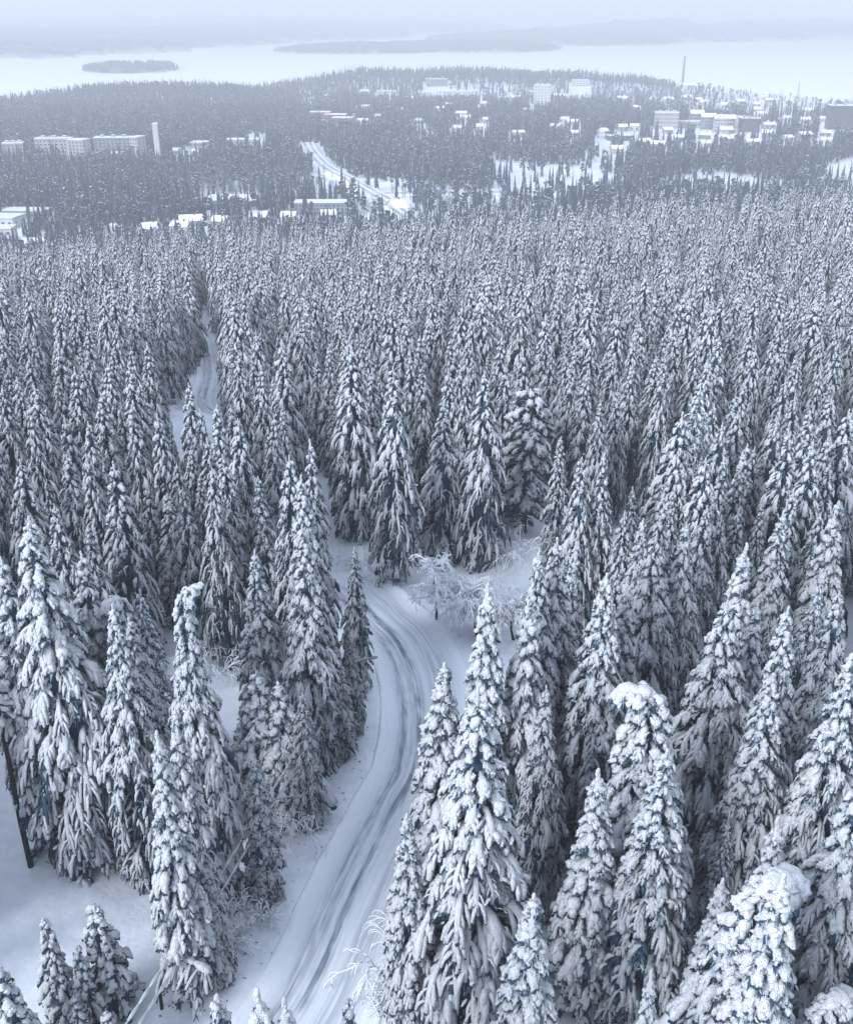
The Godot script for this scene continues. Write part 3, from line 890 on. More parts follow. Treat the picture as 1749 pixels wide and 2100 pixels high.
	tree("rounded pine heaped with snow cushions among pointed spruces", "mp", 0, 10.65, -102.52, 16.60, 1.24, 4.94)
	tree("snow-laden spruce, second one up-right of the bright tall spruce far left", "mn", 2, -36.11, -103.34, 19.00, 1.09, 1.10)
	tree("snow-laden spruce, second one right of the pale ghostly larch", "mn", 0, 32.69, -103.40, 16.96, 1.04, 0.26)
	tree("snow-laden spruce, fifth one up-left of the tall spruce at the right edge", "mn", 2, 40.39, -103.48, 18.61, 0.82, 0.42)
	tree("snow-laden spruce, second one up-right of the pale ghostly larch", "mn", 0, 28.78, -103.66, 18.73, 1.11, 1.79)
	tree("snow-laden spruce, nearest one above the broad spruce behind the birch", "mn", 2, 2.28, -103.93, 18.50, 1.08, 2.72)
	tree("snow-laden spruce, nearest one left of the crisp spruce beside the far road", "mn", 3, -32.77, -103.95, 19.00, 1.15, 3.32)
	tree("snow-laden spruce, third one left of the bright tall spruce far left", "mn", 0, -48.49, -104.64, 15.57, 1.06, 5.29)
	tree("slim spruce, nearest one down-right of the dark-skirted spruce left of the far road", "ms", 2, -27.27, -104.76, 12.00, 0.80, 1.11)
	tree("snow-laden spruce, nearest one down-left of the dark-footed back-row spruce", "mn", 3, 20.03, -104.99, 15.63, 0.99, 5.33)
	tree("snow-laden spruce, nearest one left of the tall spruce at the junction", "mn", 2, -5.69, -105.11, 18.00, 0.99, 5.56)
	tree("snow-laden spruce, nearest one right of the dark-gapped spruce right of the birch", "mn", 3, 8.24, -105.35, 18.50, 1.04, 5.92)
	tree("prominent broad spruce left of centre, above the bend cluster", "mn", 2, -14.96, -105.44, 21.00, 1.09, 2.52)
	tree("snow-laden spruce, second one right of the dark-footed back-row spruce", "mn", 3, 24.89, -106.00, 19.01, 0.88, 0.82)
	tree("snow-laden spruce, nearest one right of the bright tall spruce far left", "mn", 3, -38.99, -106.21, 17.00, 0.97, 2.24)
	tree("snow-laden spruce, second one left of the dark-footed back-row spruce", "mn", 2, 17.00, -106.99, 17.00, 1.02, 0.06)
	tree("snow-laden spruce, nearest one right of the tall spruce at the junction", "mn", 3, -0.45, -107.36, 18.00, 1.01, 1.60)
	tree("snow-laden spruce, nearest one up-left of the tall dense spruce left of the junction", "mn", 0, -8.42, -107.82, 19.88, 0.97, 5.72)
	tree("snow-laden spruce, fourth one left of the crisp spruce beside the far road", "mn", 1, -36.82, -108.01, 18.00, 0.86, 1.80)
	tree("snow-laden spruce, nearest one up-right of the pale ghostly larch", "mn", 3, 30.34, -108.15, 17.43, 0.86, 4.14)
	tree("snow-laden spruce, fourth one left of the bright tall spruce far left", "mn", 0, -50.38, -108.22, 15.78, 1.04, 5.50)
	tree("snow-laden spruce, third one up-left of the tall spruce at the right edge", "mn", 2, 43.62, -108.29, 15.98, 0.88, 5.66)
	tree("snow-laden spruce, fifth one up-right of the tall spruce at the right edge", "mn", 2, 52.67, -108.54, 19.30, 0.84, 0.62)
	tree("snow-laden spruce, second one left of the prominent broad spruce left of centre", "mn", 0, -20.16, -108.60, 19.00, 0.94, 1.02)
	tree("snow-laden spruce, seventh one up-left of the tall spruce at the right edge", "mn", 3, 39.65, -108.65, 18.46, 0.95, 1.23)
	tree("snow-laden spruce, sixth one up-right of the pale ghostly larch", "mn", 1, 35.29, -109.04, 19.52, 0.91, 3.30)
	tree("snow-laden spruce, nearest one below the prominent broad spruce left of centre", "mn", 2, -16.66, -109.07, 15.93, 1.00, 6.23)
	tree("snow-laden spruce, second one up-left of the dark-gapped spruce right of the birch", "mn", 0, 3.61, -109.48, 18.00, 0.90, 1.39)
	tree("snow-laden spruce, nearest one down-left of the tall spruce at the junction", "mn", 0, -4.93, -109.49, 15.65, 1.06, 4.39)
	tree("snow-laden spruce, nearest one above the bright tall spruce far left", "mn", 1, -43.08, -109.83, 18.27, 0.99, 6.18)
	tree("dark-footed spruce in the back row behind the snowy hollow", "mn", 2, 22.37, -109.88, 17.00, 1.11, 5.65)
	tree("slim spruce, nearest one up-left of the dark-skirted spruce left of the far road", "ms", 1, -30.52, -109.91, 13.00, 0.98, 4.92)
	tree("snow-laden spruce, nearest one left of the pale ghostly larch", "mn", 3, 26.55, -110.03, 16.00, 0.88, 4.88)
	tree("snow-laden spruce, third one up-right of the rounded snow-cushioned pine", "mn", 3, 15.91, -110.53, 17.00, 1.02, 1.10)
	tree("snow-laden spruce, third one up-right of the pale ghostly larch", "mn", 3, 31.94, -111.38, 16.78, 0.98, 5.26)
	tree("snow-laden spruce, nearest one right of the tall dense spruce left of the junction", "mn", 1, -7.46, -111.92, 18.86, 1.12, 5.34)
	tree("snow-laden spruce, second one left of the bright tall spruce far left", "mn", 2, -50.19, -112.03, 16.31, 0.93, 2.41)
	tree("snow-laden spruce, second one up-right of the tall spruce at the junction", "mn", 0, -1.72, -112.27, 18.00, 1.02, 3.04)
	tree("snow-laden spruce, eleventh one up-left of the bright tall spruce far left", "mn", 0, -54.13, -112.36, 19.90, 0.85, 2.87)
	tree("snow-laden spruce, second one up-left of the bright tall spruce far left", "mn", 1, -45.94, -112.65, 15.66, 1.06, 5.80)
	tree("snow-laden spruce, fourth one up-left of the tall spruce at the right edge", "mn", 0, 44.86, -112.79, 15.92, 0.93, 6.01)
	tree("snow-laden spruce, nearest one above the crisp spruce beside the far road", "mn", 3, -32.88, -113.22, 19.15, 0.87, 3.72)
	tree("snow-laden spruce, nearest one up-left of the dark-gapped spruce right of the birch", "mn", 1, 5.13, -113.54, 17.55, 0.84, 2.22)
	tree("snow-laden spruce, third one up-right of the bright tall spruce far left", "mn", 2, -41.24, -114.01, 18.94, 1.05, 5.37)
	tree("snow-laden spruce, second one left of the crisp spruce beside the far road", "mn", 1, -36.63, -114.04, 16.09, 1.04, 2.84)
	tree("snow-laden spruce, third one above the well-lit spruce above the grey larch", "mn", 2, 39.46, -114.11, 16.40, 0.93, 1.43)
	tree("snow-laden spruce, third one down-left of the prominent broad spruce left of centre", "mn", 3, -19.65, -114.12, 17.32, 0.90, 0.56)
	tree("snow-laden spruce, second one above the rounded snow-cushioned pine", "mn", 2, 10.90, -114.17, 18.09, 0.95, 4.17)
	tree("snow-laden spruce, second one up-right of the rounded snow-cushioned pine", "mn", 1, 16.00, -115.81, 16.81, 0.98, 5.29)
	tree("snow-laden spruce, third one up-right of the tall spruce at the right edge", "mn", 3, 51.79, -115.81, 19.05, 0.97, 0.75)
	tree("snow-laden spruce, fourth one up-left of the bright tall spruce far left", "mn", 2, -48.35, -116.24, 15.94, 1.04, 1.39)
	tree("snow-laden spruce, nearest one above the tall dense spruce left of the junction", "mn", 1, -8.74, -116.24, 19.26, 0.95, 4.34)
	tree("snow-laden spruce, fifth one up-right of the pale ghostly larch", "mn", 0, 33.39, -116.37, 19.80, 1.12, 3.70)
	tree("snow-laden spruce, nearest one right of the dark-footed back-row spruce", "mn", 3, 26.32, -116.38, 17.00, 1.12, 4.25)
	tree("snow-laden spruce, sixth one up-left of the tall spruce at the right edge", "mn", 0, 42.89, -116.39, 17.15, 0.90, 5.93)
	tree("snow-laden spruce, nearest one left of the dark-footed back-row spruce", "mn", 1, 21.35, -116.40, 17.00, 1.01, 1.90)
	tree("snow-laden spruce, eighth one up-left of the bright tall spruce far left", "mn", 2, -52.08, -116.65, 19.63, 0.89, 4.12)
	tree("snow-laden spruce, tenth one up-left of the bright tall spruce far left", "mn", 2, -56.17, -117.18, 19.13, 1.12, 5.26)
	tree("snow-laden spruce, nearest one above the tall spruce at the junction", "mn", 1, -3.01, -117.26, 19.30, 0.99, 0.84)
	tree("snow-laden spruce, second one above the tall spruce at the right edge", "mn", 0, 47.65, -117.78, 19.13, 0.88, 4.66)
	tree("snow-laden spruce, third one up-left of the dark-gapped spruce right of the birch", "mn", 0, 4.87, -118.16, 19.14, 0.99, 5.74)
	tree("snow-laden spruce, nearest one up-right of the crisp spruce beside the far road", "mn", 2, -32.55, -118.55, 19.00, 1.02, 1.25)
	tree("slim spruce, nearest one down-left of the tall dense spruce left of the junction", "ms", 0, -11.21, -119.29, 13.20, 1.04, 2.51)
	tree("snow-laden spruce, nearest one up-right of the rounded snow-cushioned pine", "mn", 0, 14.70, -119.48, 17.06, 0.93, 4.02)
	tree("snow-laden spruce, nearest one left of the prominent broad spruce left of centre", "mn", 1, -19.81, -119.60, 20.00, 0.95, 3.92)
	tree("snow-laden spruce, fourth one up-right of the pale ghostly larch", "mn", 3, 36.10, -119.63, 15.94, 0.97, 5.92)
	tree("snow-laden spruce, nearest one down-right of the tall dense spruce left of the junction", "mn", 3, -7.64, -119.91, 15.99, 1.00, 2.78)
	tree("snow-laden spruce, fourth one up-right of the tall spruce at the junction", "mn", 3, -0.75, -120.00, 19.49, 0.98, 2.48)
	tree("snow-laden spruce, second one up-left of the crisp spruce beside the far road", "mn", 3, -37.02, -120.00, 18.31, 0.96, 4.19)
	tree("snow-laden spruce, third one up-left of the bright tall spruce far left", "mn", 3, -48.31, -120.66, 15.76, 1.05, 5.90)
	tree("snow-laden spruce, nearest one above the rounded snow-cushioned pine", "mn", 2, 10.99, -121.16, 16.42, 0.90, 3.85)
	tree("snow-laden spruce, second one above the pale ghostly larch", "mn", 2, 32.04, -121.18, 18.90, 1.00, 2.08)
	tree("snow-laden spruce, fourth one up-right of the tall spruce at the right edge", "mn", 1, 54.71, -121.41, 20.28, 1.11, 2.71)
	tree("snow-laden spruce, second one up-left of the dark-footed back-row spruce", "mn", 1, 19.48, -121.51, 17.50, 1.12, 5.81)
	tree("snow-laden spruce, eighth one up-right of the pale ghostly larch", "mn", 0, 41.29, -121.68, 19.07, 0.95, 3.55)
	tree("snow-laden spruce, fourth one up-left of the dark-gapped spruce right of the birch", "mn", 3, 2.90, -121.99, 18.62, 1.10, 1.78)
	tree("snow-laden spruce, third one left of the crisp spruce beside the far road", "mn", 1, -40.70, -122.05, 17.46, 0.91, 3.09)
	tree("snow-laden spruce, second one above the dark-footed back-row spruce", "mn", 3, 24.80, -122.17, 18.96, 1.01, 4.81)
	tree("snow-laden spruce, ninth one up-left of the bright tall spruce far left", "mn", 1, -57.05, -122.21, 18.16, 1.10, 2.78)
	tree("snow-laden spruce, fifth one up-left of the bright tall spruce far left", "mn", 1, -51.63, -124.03, 18.77, 1.10, 2.03)
	tree("snow-laden spruce, nearest one up-right of the tall spruce at the junction", "mn", 3, -2.60, -124.06, 15.65, 0.90, 0.53)
	tree("snow-laden spruce, nearest one above the tall spruce at the right edge", "mn", 1, 50.59, -124.12, 17.37, 0.99, 3.39)
	tree("snow-laden spruce, nearest one down-left of the prominent broad spruce left of centre", "mn", 1, -20.40, -124.17, 15.81, 1.01, 0.09)
	tree("snow-laden spruce, second one right of the tall dense spruce left of the junction", "mn", 0, -7.09, -124.41, 16.90, 1.03, 6.02)
	tree("snow-laden spruce, second one above the crisp spruce beside the far road", "mn", 1, -37.75, -124.62, 19.93, 0.90, 5.29)
	tree("snow-laden spruce, nearest one left of the tall dense spruce left of the junction", "mn", 2, -11.92, -124.75, 17.63, 1.01, 5.94)
	tree("snow-laden spruce, nearest one up-right of the dark-footed back-row spruce", "mn", 2, 27.12, -124.93, 16.00, 0.89, 4.95)
	tree("snow-laden spruce, nearest one up-right of the bright tall spruce far left", "mn", 3, -45.77, -125.34, 17.43, 0.92, 4.49)
	tree("snow-laden spruce, nearest one above the pale ghostly larch", "mn", 2, 33.66, -125.35, 16.02, 1.08, 3.22)
	tree("snow-laden spruce, nearest one up-right of the dark-gapped spruce right of the birch", "mn", 2, 9.18, -125.44, 18.95, 1.08, 0.31)
	tree("snow-laden spruce, second one up-right of the tall spruce at the right edge", "mn", 1, 56.74, -125.73, 15.92, 1.00, 0.06)
	tree("snow-laden spruce, seventh one up-right of the pale ghostly larch", "mn", 2, 39.71, -125.95, 19.52, 1.07, 1.20)
	tree("snow-laden spruce, nearest one up-left of the dark-footed back-row spruce", "mn", 1, 22.24, -126.28, 16.65, 1.00, 6.10)
	tree("snow-laden spruce, eighth one up-left of the tall spruce at the right edge", "mn", 3, 44.57, -126.37, 18.63, 1.04, 2.78)
	tree("snow-laden spruce, third one left of the dark-footed back-row spruce", "mn", 2, 18.50, -126.37, 17.09, 1.06, 5.63)
	tree("slim spruce, nearest one below the tall spruce where the far road vanishes", "ms", 3, -24.27, -127.26, 18.00, 0.97, 2.60)
	tree("snow-laden spruce, second one above the tall dense spruce left of the junction", "mn", 1, -9.42, -127.62, 19.33, 0.90, 0.00)
	tree("snow-laden spruce, third one above the tall spruce at the right edge", "mn", 1, 49.61, -128.41, 17.85, 0.90, 1.49)
	tree("snow-laden spruce, nearest one above the dark-gapped spruce right of the birch", "mn", 1, 5.61, -128.44, 20.27, 1.01, 5.92)
	tree("snow-laden spruce, second one above the bright tall spruce far left", "mn", 3, -49.40, -128.47, 17.99, 0.98, 6.24)
	tree("snow-laden spruce, second one left of the tall dense spruce left of the junction", "mn", 2, -13.89, -128.50, 15.70, 1.00, 1.59)
	tree("snow-laden spruce, sixth one up-left of the bright tall spruce far left", "mn", 0, -53.41, -128.66, 19.19, 1.10, 0.27)
	tree("snow-laden spruce, third one up-right of the tall spruce at the junction", "mn", 1, -1.88, -128.75, 18.08, 0.85, 0.63)
	tree("snow-laden spruce, nearest one up-left of the crisp spruce beside the far road", "mn", 2, -39.41, -129.16, 15.75, 0.99, 3.41)
	tree("snow-laden spruce, fifth one left of the crisp spruce beside the far road", "mn", 3, -43.88, -129.33, 16.98, 0.90, 2.05)
	tree("snow-laden spruce, seventh one up-left of the bright tall spruce far left", "mn", 0, -56.87, -129.76, 16.98, 0.87, 5.62)
	tree("snow-laden spruce, nearest one above the dark-footed back-row spruce", "mn", 3, 26.92, -129.91, 17.57, 1.10, 0.72)
	tree("snow-laden spruce, third one above the rounded snow-cushioned pine", "mn", 0, 15.13, -129.94, 17.67, 1.03, 4.63)
	tree("snow-laden spruce, nearest one above the slender spire behind the bend", "mn", 1, -14.83, -132.14, 10.00, 1.01, 1.97)
	tree("tall spruce where the far road disappears behind the forest", "mn", 1, -35.78, -185.21, 19.40, 1.14, 5.71)
	tree("snow-laden spruce, third one left of the tall spruce where the far road vanishes", "mn", 2, -47.68, -185.78, 19.50, 1.05, 2.28)
	tree("snow-laden spruce, second one up-right of the crisp spruce beside the far road", "mn", 0, -48.28, -190.97, 13.90, 1.09, 1.75)
	tree("snow-laden spruce, second one left of the tall spruce where the far road vanishes", "mn", 3, -52.13, -221.54, 18.00, 0.98, 2.85)
	tree("snow-laden spruce, nearest one left of the tall spruce where the far road vanishes", "mn", 0, -52.93, -229.77, 13.00, 1.00, 0.62)
	tree("snow-laden spruce, nearest one up-left of the tall spruce where the far road vanishes", "mn", 0, -69.08, -312.08, 9.30, 0.99, 1.53)

# ------------------------------------------------------------------ frosted broadleaf trees and bushes
func twigs(W: Shape, p: Vector3, dir: Vector3, l: float, thick: float, depth: int, sag: float, fork: int) -> void:
	var m := 5
	var pts := PackedVector3Array()
	var q := p
	var d := dir.normalized()
	for i in m:
		pts.append(q)
		d = (d + Vector3(rng.randf_range(-0.16, 0.16), -sag * (0.25 + 0.28 * i), rng.randf_range(-0.16, 0.16))).normalized()
		q += d * (l / (m - 1))
	rod(W, pts, thick, maxf(0.024, thick * 0.7), 4 if depth > 1 else 3)
	if depth == 0:
		return
	for k in fork:
		var at := rng.randi_range(1, m - 1)
		var side := Vector3(rng.randf_range(-1, 1), rng.randf_range(-0.2, 0.55), rng.randf_range(-1, 1))
		var along := (pts[at] - pts[at - 1]).normalized()
		twigs(W, pts[at], along + side * 0.85, l * rng.randf_range(0.45, 0.7), maxf(0.032, thick * 0.7), depth - 1, sag * 1.25, fork)


func broadleaf(seed_: int, tall: float, spread: float, stems: int) -> Dictionary:
	rng.seed = seed_
	var T := Shape.new()
	var W := Shape.new()
	for s in stems:
		var lean := Vector3(rng.randf_range(-0.15, 0.15), 1, rng.randf_range(-0.15, 0.15))
		var foot := Vector3(rng.randf_range(-0.3, 0.3), -0.4, rng.randf_range(-0.3, 0.3)) * (0.0 if s == 0 else 1.0) - Vector3(0, 0.2, 0)
		var pts := PackedVector3Array()
		for i in 7:
			pts.append(foot + lean * (tall * 0.86 * i / 6.0) + Vector3(sin(i * 1.3 + s), 0, cos(i * 1.1 + s)) * 0.07)
		rod(T, pts, 0.14, 0.04, 7)
		for k in 24:
			var t := rng.randf_range(0.34, 1.0)
			var p := foot + lean * (tall * 0.86 * t)
			var a := rng.randf() * TAU
			var up := rng.randf_range(0.5, 1.9)
			twigs(W, p, Vector3(cos(a), up, sin(a)), spread * rng.randf_range(0.7, 1.15) * (1.25 - 0.4 * t), 0.1, 3, 0.3, 4)
	return {"trunk": T.mesh(), "twigs": W.mesh()}


func bush(seed_: int, tall: float, stems: int, sag: float) -> ArrayMesh:
	rng.seed = seed_
	var W := Shape.new()
	for s in stems:
		var a := rng.randf() * TAU
		var tilt := rng.randf_range(0.15, 0.7)
		twigs(W, Vector3(cos(a), 0, sin(a)) * 0.25 - Vector3(0, 0.15, 0), Vector3(cos(a) * tilt, 1, sin(a) * tilt), tall * rng.randf_range(0.7, 1.1), 0.06, 2, sag, 5)
	return W.mesh()


func birches_and_bushes() -> void:
	var kinds_b := [broadleaf(201, 7.0, 1.9, 1), broadleaf(202, 5.6, 1.8, 2), broadleaf(203, 4.2, 1.7, 1)]
	var frosted: StandardMaterial3D = matte(lin(0.74, 0.77, 0.82), 0.9, 0.15)
	for b in [
		["frosted weeping birch with a dark trunk standing alone on the glade by the junction", 0, 0.9, -81.6, 1.0, 0.0],
		["lower frosted birch with two stems, half behind the lumpy spruce on the glade", 1, 4.4, -78.6, 1.0, 1.0],
		["smallest arching frosted birch, rightmost of the three on the glade", 2, 7.6, -78.2, 1.0, 2.0],
	]:
		var k: Dictionary = kinds_b[b[1]]
		var o := thing("birch_tree", b[0], "birch", Vector3(b[2], height(b[2], b[3]), b[3]), b[5], "frosted weeping birches on the glade")
		part("trunk", k.trunk, M.bark, o)
		part("twigs", k.twigs, frosted, o)
	var bushes := [bush(211, 2.2, 8, 0.3), bush(212, 3.2, 7, 0.55), bush(213, 1.5, 9, 0.25)]
	for b in [
		["frosted bush arching between the flag-topped spruce and the twin-tipped one", 1, -17.33, -72.57, 1.05],
		["low frosted bush in the same gap, nearer the road-bend spruces", 0, -17.25, -75.73, 1.07],
		["thin frosted bush at the top of the gap left of the bend spruces", 0, -20.15, -80.75, 1.03],
		["frosted bush below the small spruce in the left gap", 2, -15.29, -62.80, 0.99],
		["fan-shaped frosted bush beside the half-hidden street lamp", 1, -9.09, -55.19, 0.92],
		["feathery frosted bush right of the half-hidden street lamp, on the verge", 0, -8.16, -56.44, 1.09],
		["low frosted scrub on the verge below the pillar spruce", 2, -11.36, -45.28, 1.02],
		["lower frosted scrub on the verge, nearer the bottom edge", 2, -11.84, -43.24, 1.03],
		["frosted scrub on the verge, closest to the wheel tracks", 2, -10.29, -46.52, 0.92],
		["frosted bush arching out from the right verge below the free-standing spruce", 1, -1.83, -42.75, 1.10],
		["small frosted arch at the bottom edge right of the thin tip", 0, -2.43, -40.10, 0.86],
		["frosted bushes' tallest stem in the gap between the largest spruce and the lumpy one", 1, 9.27, -50.95, 1.07],
		["frosted bush lower in the gap beside the largest spruce", 0, 8.53, -47.82, 0.99],
		["frosted bush higher in the gap beside the largest spruce", 0, 9.47, -54.37, 1.19],
		["cone-shaped frosted bush behind the popcorn-like spruce at the bottom", 0, 7.60, -42.27, 1.01],
		["frosted bush in the snowy gap beside the hook-topped spruce", 0, 19.75, -65.05, 1.05],
		["upper arching frosted sapling in the right-hand snowy gap", 1, 24.41, -53.06, 1.16],
		["middle arching frosted sapling in the right-hand snowy gap", 1, 24.41, -50.95, 1.17],
		["lowest arching frosted sapling in the right-hand snowy gap", 1, 23.16, -48.19, 0.94],
		["frosted bush at the left end of the hollow behind the sharp spire", 0, 22.08, -110.27, 0.93],
		["frosted bush in the hollow behind the sharp spire, right end", 0, 25.03, -108.00, 1.02],
		["frosted bush at the foot of the tall dense spruce left of the junction", 1, -6.17, -92.21, 0.94],
		["frosted bush beside the far lamp posts on the left of the road", 0, -43.41, -178.88, 0.94],
		["frosted bush at the dark forest edge behind the mound on the glade", 1, 9.32, -94.47, 1.07],
		["frosted bush among the dark spruces at the left edge", 0, -24.09, -79.48, 1.19],
		["frosted bush at the foot of the twin-tipped spruce", 2, -9.75, -54.82, 1.04],
	]:
		var o := thing("frosted_bush", b[0], "bush", Vector3(b[2], height(b[2], b[3]), b[3]), b[2] * 7.0, "leafless frosted bushes between the spruces")
		o.scale = Vector3.ONE * b[4]
		part("twigs", bushes[b[1]], frosted, o)
	# the leaning bare trunk, the thin sapling and the bowed, snow-loaded boughs
	var T := Shape.new()
	rod(T, PackedVector3Array([Vector3(0, -0.3, 0), Vector3(-0.05, 4, 0), Vector3(0.02, 9, 0), Vector3(0.1, 15, 0)]), 0.2, 0.12, 8)
	var pole := thing("pine_tree", "dark bare trunk of a tall pine in the gap at the left edge", "pine", Vector3(-25.61, 0.00, -51.45).rotated(Vector3.UP, 0) + Vector3(0, 0, 0))
	pole.position.y = height(pole.position.x, pole.position.z)
	part("trunk", T.mesh(), M.bark, pole)
	rng.seed = 214
	var C := Shape.new()
	var CS := Shape.new()
	for i in 26:
		var a := rng.randf() * TAU
		var p := Vector3(0.08, rng.randf_range(11, 17), 0)
		var e := p + Vector3(cos(a), rng.randf_range(-0.7, 0.1), sin(a)) * rng.randf_range(0.8, 2.2)
		lump(C, p, p.lerp(e, 0.6), e, 0.22, 0.2, 4, 4, 0.2, 0.5, 0.3)
		lump(CS, p.lerp(e, 0.3) + Vector3(0, 0.18, 0), p.lerp(e, 0.7) + Vector3(0, 0.2, 0), e + Vector3(0, 0.12, 0), 0.3, 0.22, 5, 6, 0.2, 0.7)
	part("crown", C.mesh(), M.needles, pole)
	part("snow_load", CS.mesh(), M.snow, pole)
	var L := Shape.new()
	rod(L, PackedVector3Array([Vector3(0, -0.2, 0), Vector3(-0.1, 2, 0.1), Vector3(-0.35, 4.4, 0.1), Vector3(-0.5, 5.6, 0.2)]), 0.09, 0.04, 6)
	var LS := Shape.new()
	for i in 9:
		var p := Vector3(-0.1 - 0.045 * i, 1.8 + 0.42 * i, 0.1)
		var a := i * 2.2
		twigs(LS, p, Vector3(cos(a), 0.6, sin(a)), 1.1, 0.03, 1, 0.3, 3)
	var sap := thing("sapling", "thin dark leaning sapling trunk beside the narrow pillar spruce on the verge", "sapling", Vector3(-9.45, 0.00, -49.59))
	sap.position.y = height(sap.position.x, sap.position.z)
	part("trunk", L.mesh(), M.bark, sap)
	part("twigs", LS.mesh(), frosted, sap)
	bowed("young tree bent right over in an arch of snow beside the cables, lower left", Vector3(-14.60, 0.00, -40.41), 4.6, 3.4, -0.35)
	bowed("bent spruce top drooping in a fat white arch near the lower right edge", Vector3(16.47, 0.00, -36.20), 13.5, 3.0, 0.1)


func bowed(label: String, at: Vector3, tall: float, reach: float, turn: float) -> void:
	rng.seed = int(tall * 100)
	var o := thing("bowed_tree", label, "tree", Vector3(at.x, height(at.x, at.z), at.z), turn)
	var T := Shape.new()
	var N := Shape.new()
	var S := Shape.new()
	var pts := PackedVector3Array()
	for i in 9:
		var t := i / 8.0
		pts.append(Vector3(reach * t * t, tall * sin(t * 2.05) / 1.0 - (0.3 if i == 0 else 0.0), 0))
	rod(T, pts, 0.1, 0.03, 6)
	for i in range(3, 8):
		var a := pts[i]
		var b := pts[i + 1]
		lump(S, a + Vector3(0, 0.12, 0), a.lerp(b, 0.5) + Vector3(0, 0.2, 0), b + Vector3(0, 0.1, 0), 0.3, 0.26, 6, 7, 0.15, 0.9)
	for i in 46:
		var f := rng.randf_range(2.2, 8.0)
		var p := pts[int(f)].lerp(pts[mini(8, int(f) + 1)], f - int(f))
		var side := rng.randf_range(-1.0, 1.0)
		var e := p + Vector3(rng.randf_range(-0.5, 0.3), -rng.randf_range(0.7, 1.7), side)
		var m := p.lerp(e, 0.5) + Vector3(0, 0.25, side * 0.25)
		lump(S, p, m, e, 0.13, 0.1, 5, 5, 0.2, 0.7)
		lump(N, p - Vector3(0, 0.06, 0), m - Vector3(0, 0.12, 0), e - Vector3(0, 0.12, 0), 0.12, 0.1, 4, 4, 0.2, 0.7, 0.3)
		for j in 5:
			needles_below(N, p.lerp(e, rng.randf()), Vector3(0.7, 0, 0.7), 0.35, 0.05, Vector3.ZERO)
	part("trunk", T.mesh(), M.bark, o)
	part("crown", N.mesh(), M.needles, o)
	part("snow_load", S.mesh(), M.snow, o)


# ------------------------------------------------------------------ lamps and cables
func lamp_post(label: String, at: Vector3, tall: float, turn: float) -> Vector3:
	var y := height(at.x, at.z)
	var o := thing("street_lamp", label, "street lamp", Vector3(at.x, y, at.z), turn, "street lamps along the forest road")
	var P := Shape.new()
	rod(P, PackedVector3Array([Vector3(0, -0.3, 0), Vector3(0, tall, 0)]), 0.11, 0.08, 8)
	part("pole", P.mesh(), M.concrete, o)
	var A := Shape.new()
	rod(A, PackedVector3Array([Vector3(0, tall - 0.1, 0), Vector3(0.35, tall + 0.35, 0), Vector3(1.2, tall + 0.55, 0), Vector3(1.75, tall + 0.6, 0)]), 0.05, 0.04, 6)
	part("arm", A.mesh(), M.steel, o)
	var H := Shape.new()
	lump(H, Vector3(1.65, tall + 0.58, 0), Vector3(2.0, tall + 0.62, 0), Vector3(2.35, tall + 0.62, 0), 0.17, 0.1, 7, 8, 0.0, 0.9, 0.0)
	part("lamp_head", H.mesh(), M.steel, o)
	var S := Shape.new()
	lump(S, Vector3(0.2, tall + 0.26, 0), Vector3(0.7, tall + 0.56, 0), Vector3(1.7, tall + 0.68, 0), 0.06, 0.05, 8, 6, 0.15, 1.0)
	lump(S, Vector3(0, tall - 0.05, 0), Vector3(0, tall + 0.05, 0), Vector3(0.02, tall + 0.16, 0), 0.15, 0.15, 4, 7, 0.1, 1.0)
	part("snow_cap", S.mesh(), M.snow, o)
	return Vector3(at.x, y + tall - 0.15, at.z)


func cable(label: String, tops: Array, shift: Vector3, sag: float) -> void:
	var C := Shape.new()
	var S := Shape.new()
	rng.seed = int(sag * 1000) + int(shift.x * 100)
	for i in tops.size() - 1:
		var a: Vector3 = tops[i] + shift
		var b: Vector3 = tops[i + 1] + shift
		var pts := PackedVector3Array()
		for k in 25:
			var t := k / 24.0
			pts.append(a.lerp(b, t) - Vector3(0, sag * 4.0 * t * (1.0 - t), 0))
		rod(C, pts, 0.035, 0.035, 5)
		for k in 24:
			if rng.randf() < 0.07:
				continue
			var u := Vector3(0, 0.045, 0)
			lump(S, pts[k] + u, pts[k].lerp(pts[k + 1], 0.5) + u, pts[k + 1] + u, 0.11, 0.11, 4, 6, 0.08, 1.0, 0.06)
	var o := thing("overhead_cable", label, "cable", Vector3.ZERO, 0.0, "snow-covered overhead cables")
	part("wire", C.mesh(), M.dark, o)
	part("snow_sleeve", S.mesh(), M.snow, o)


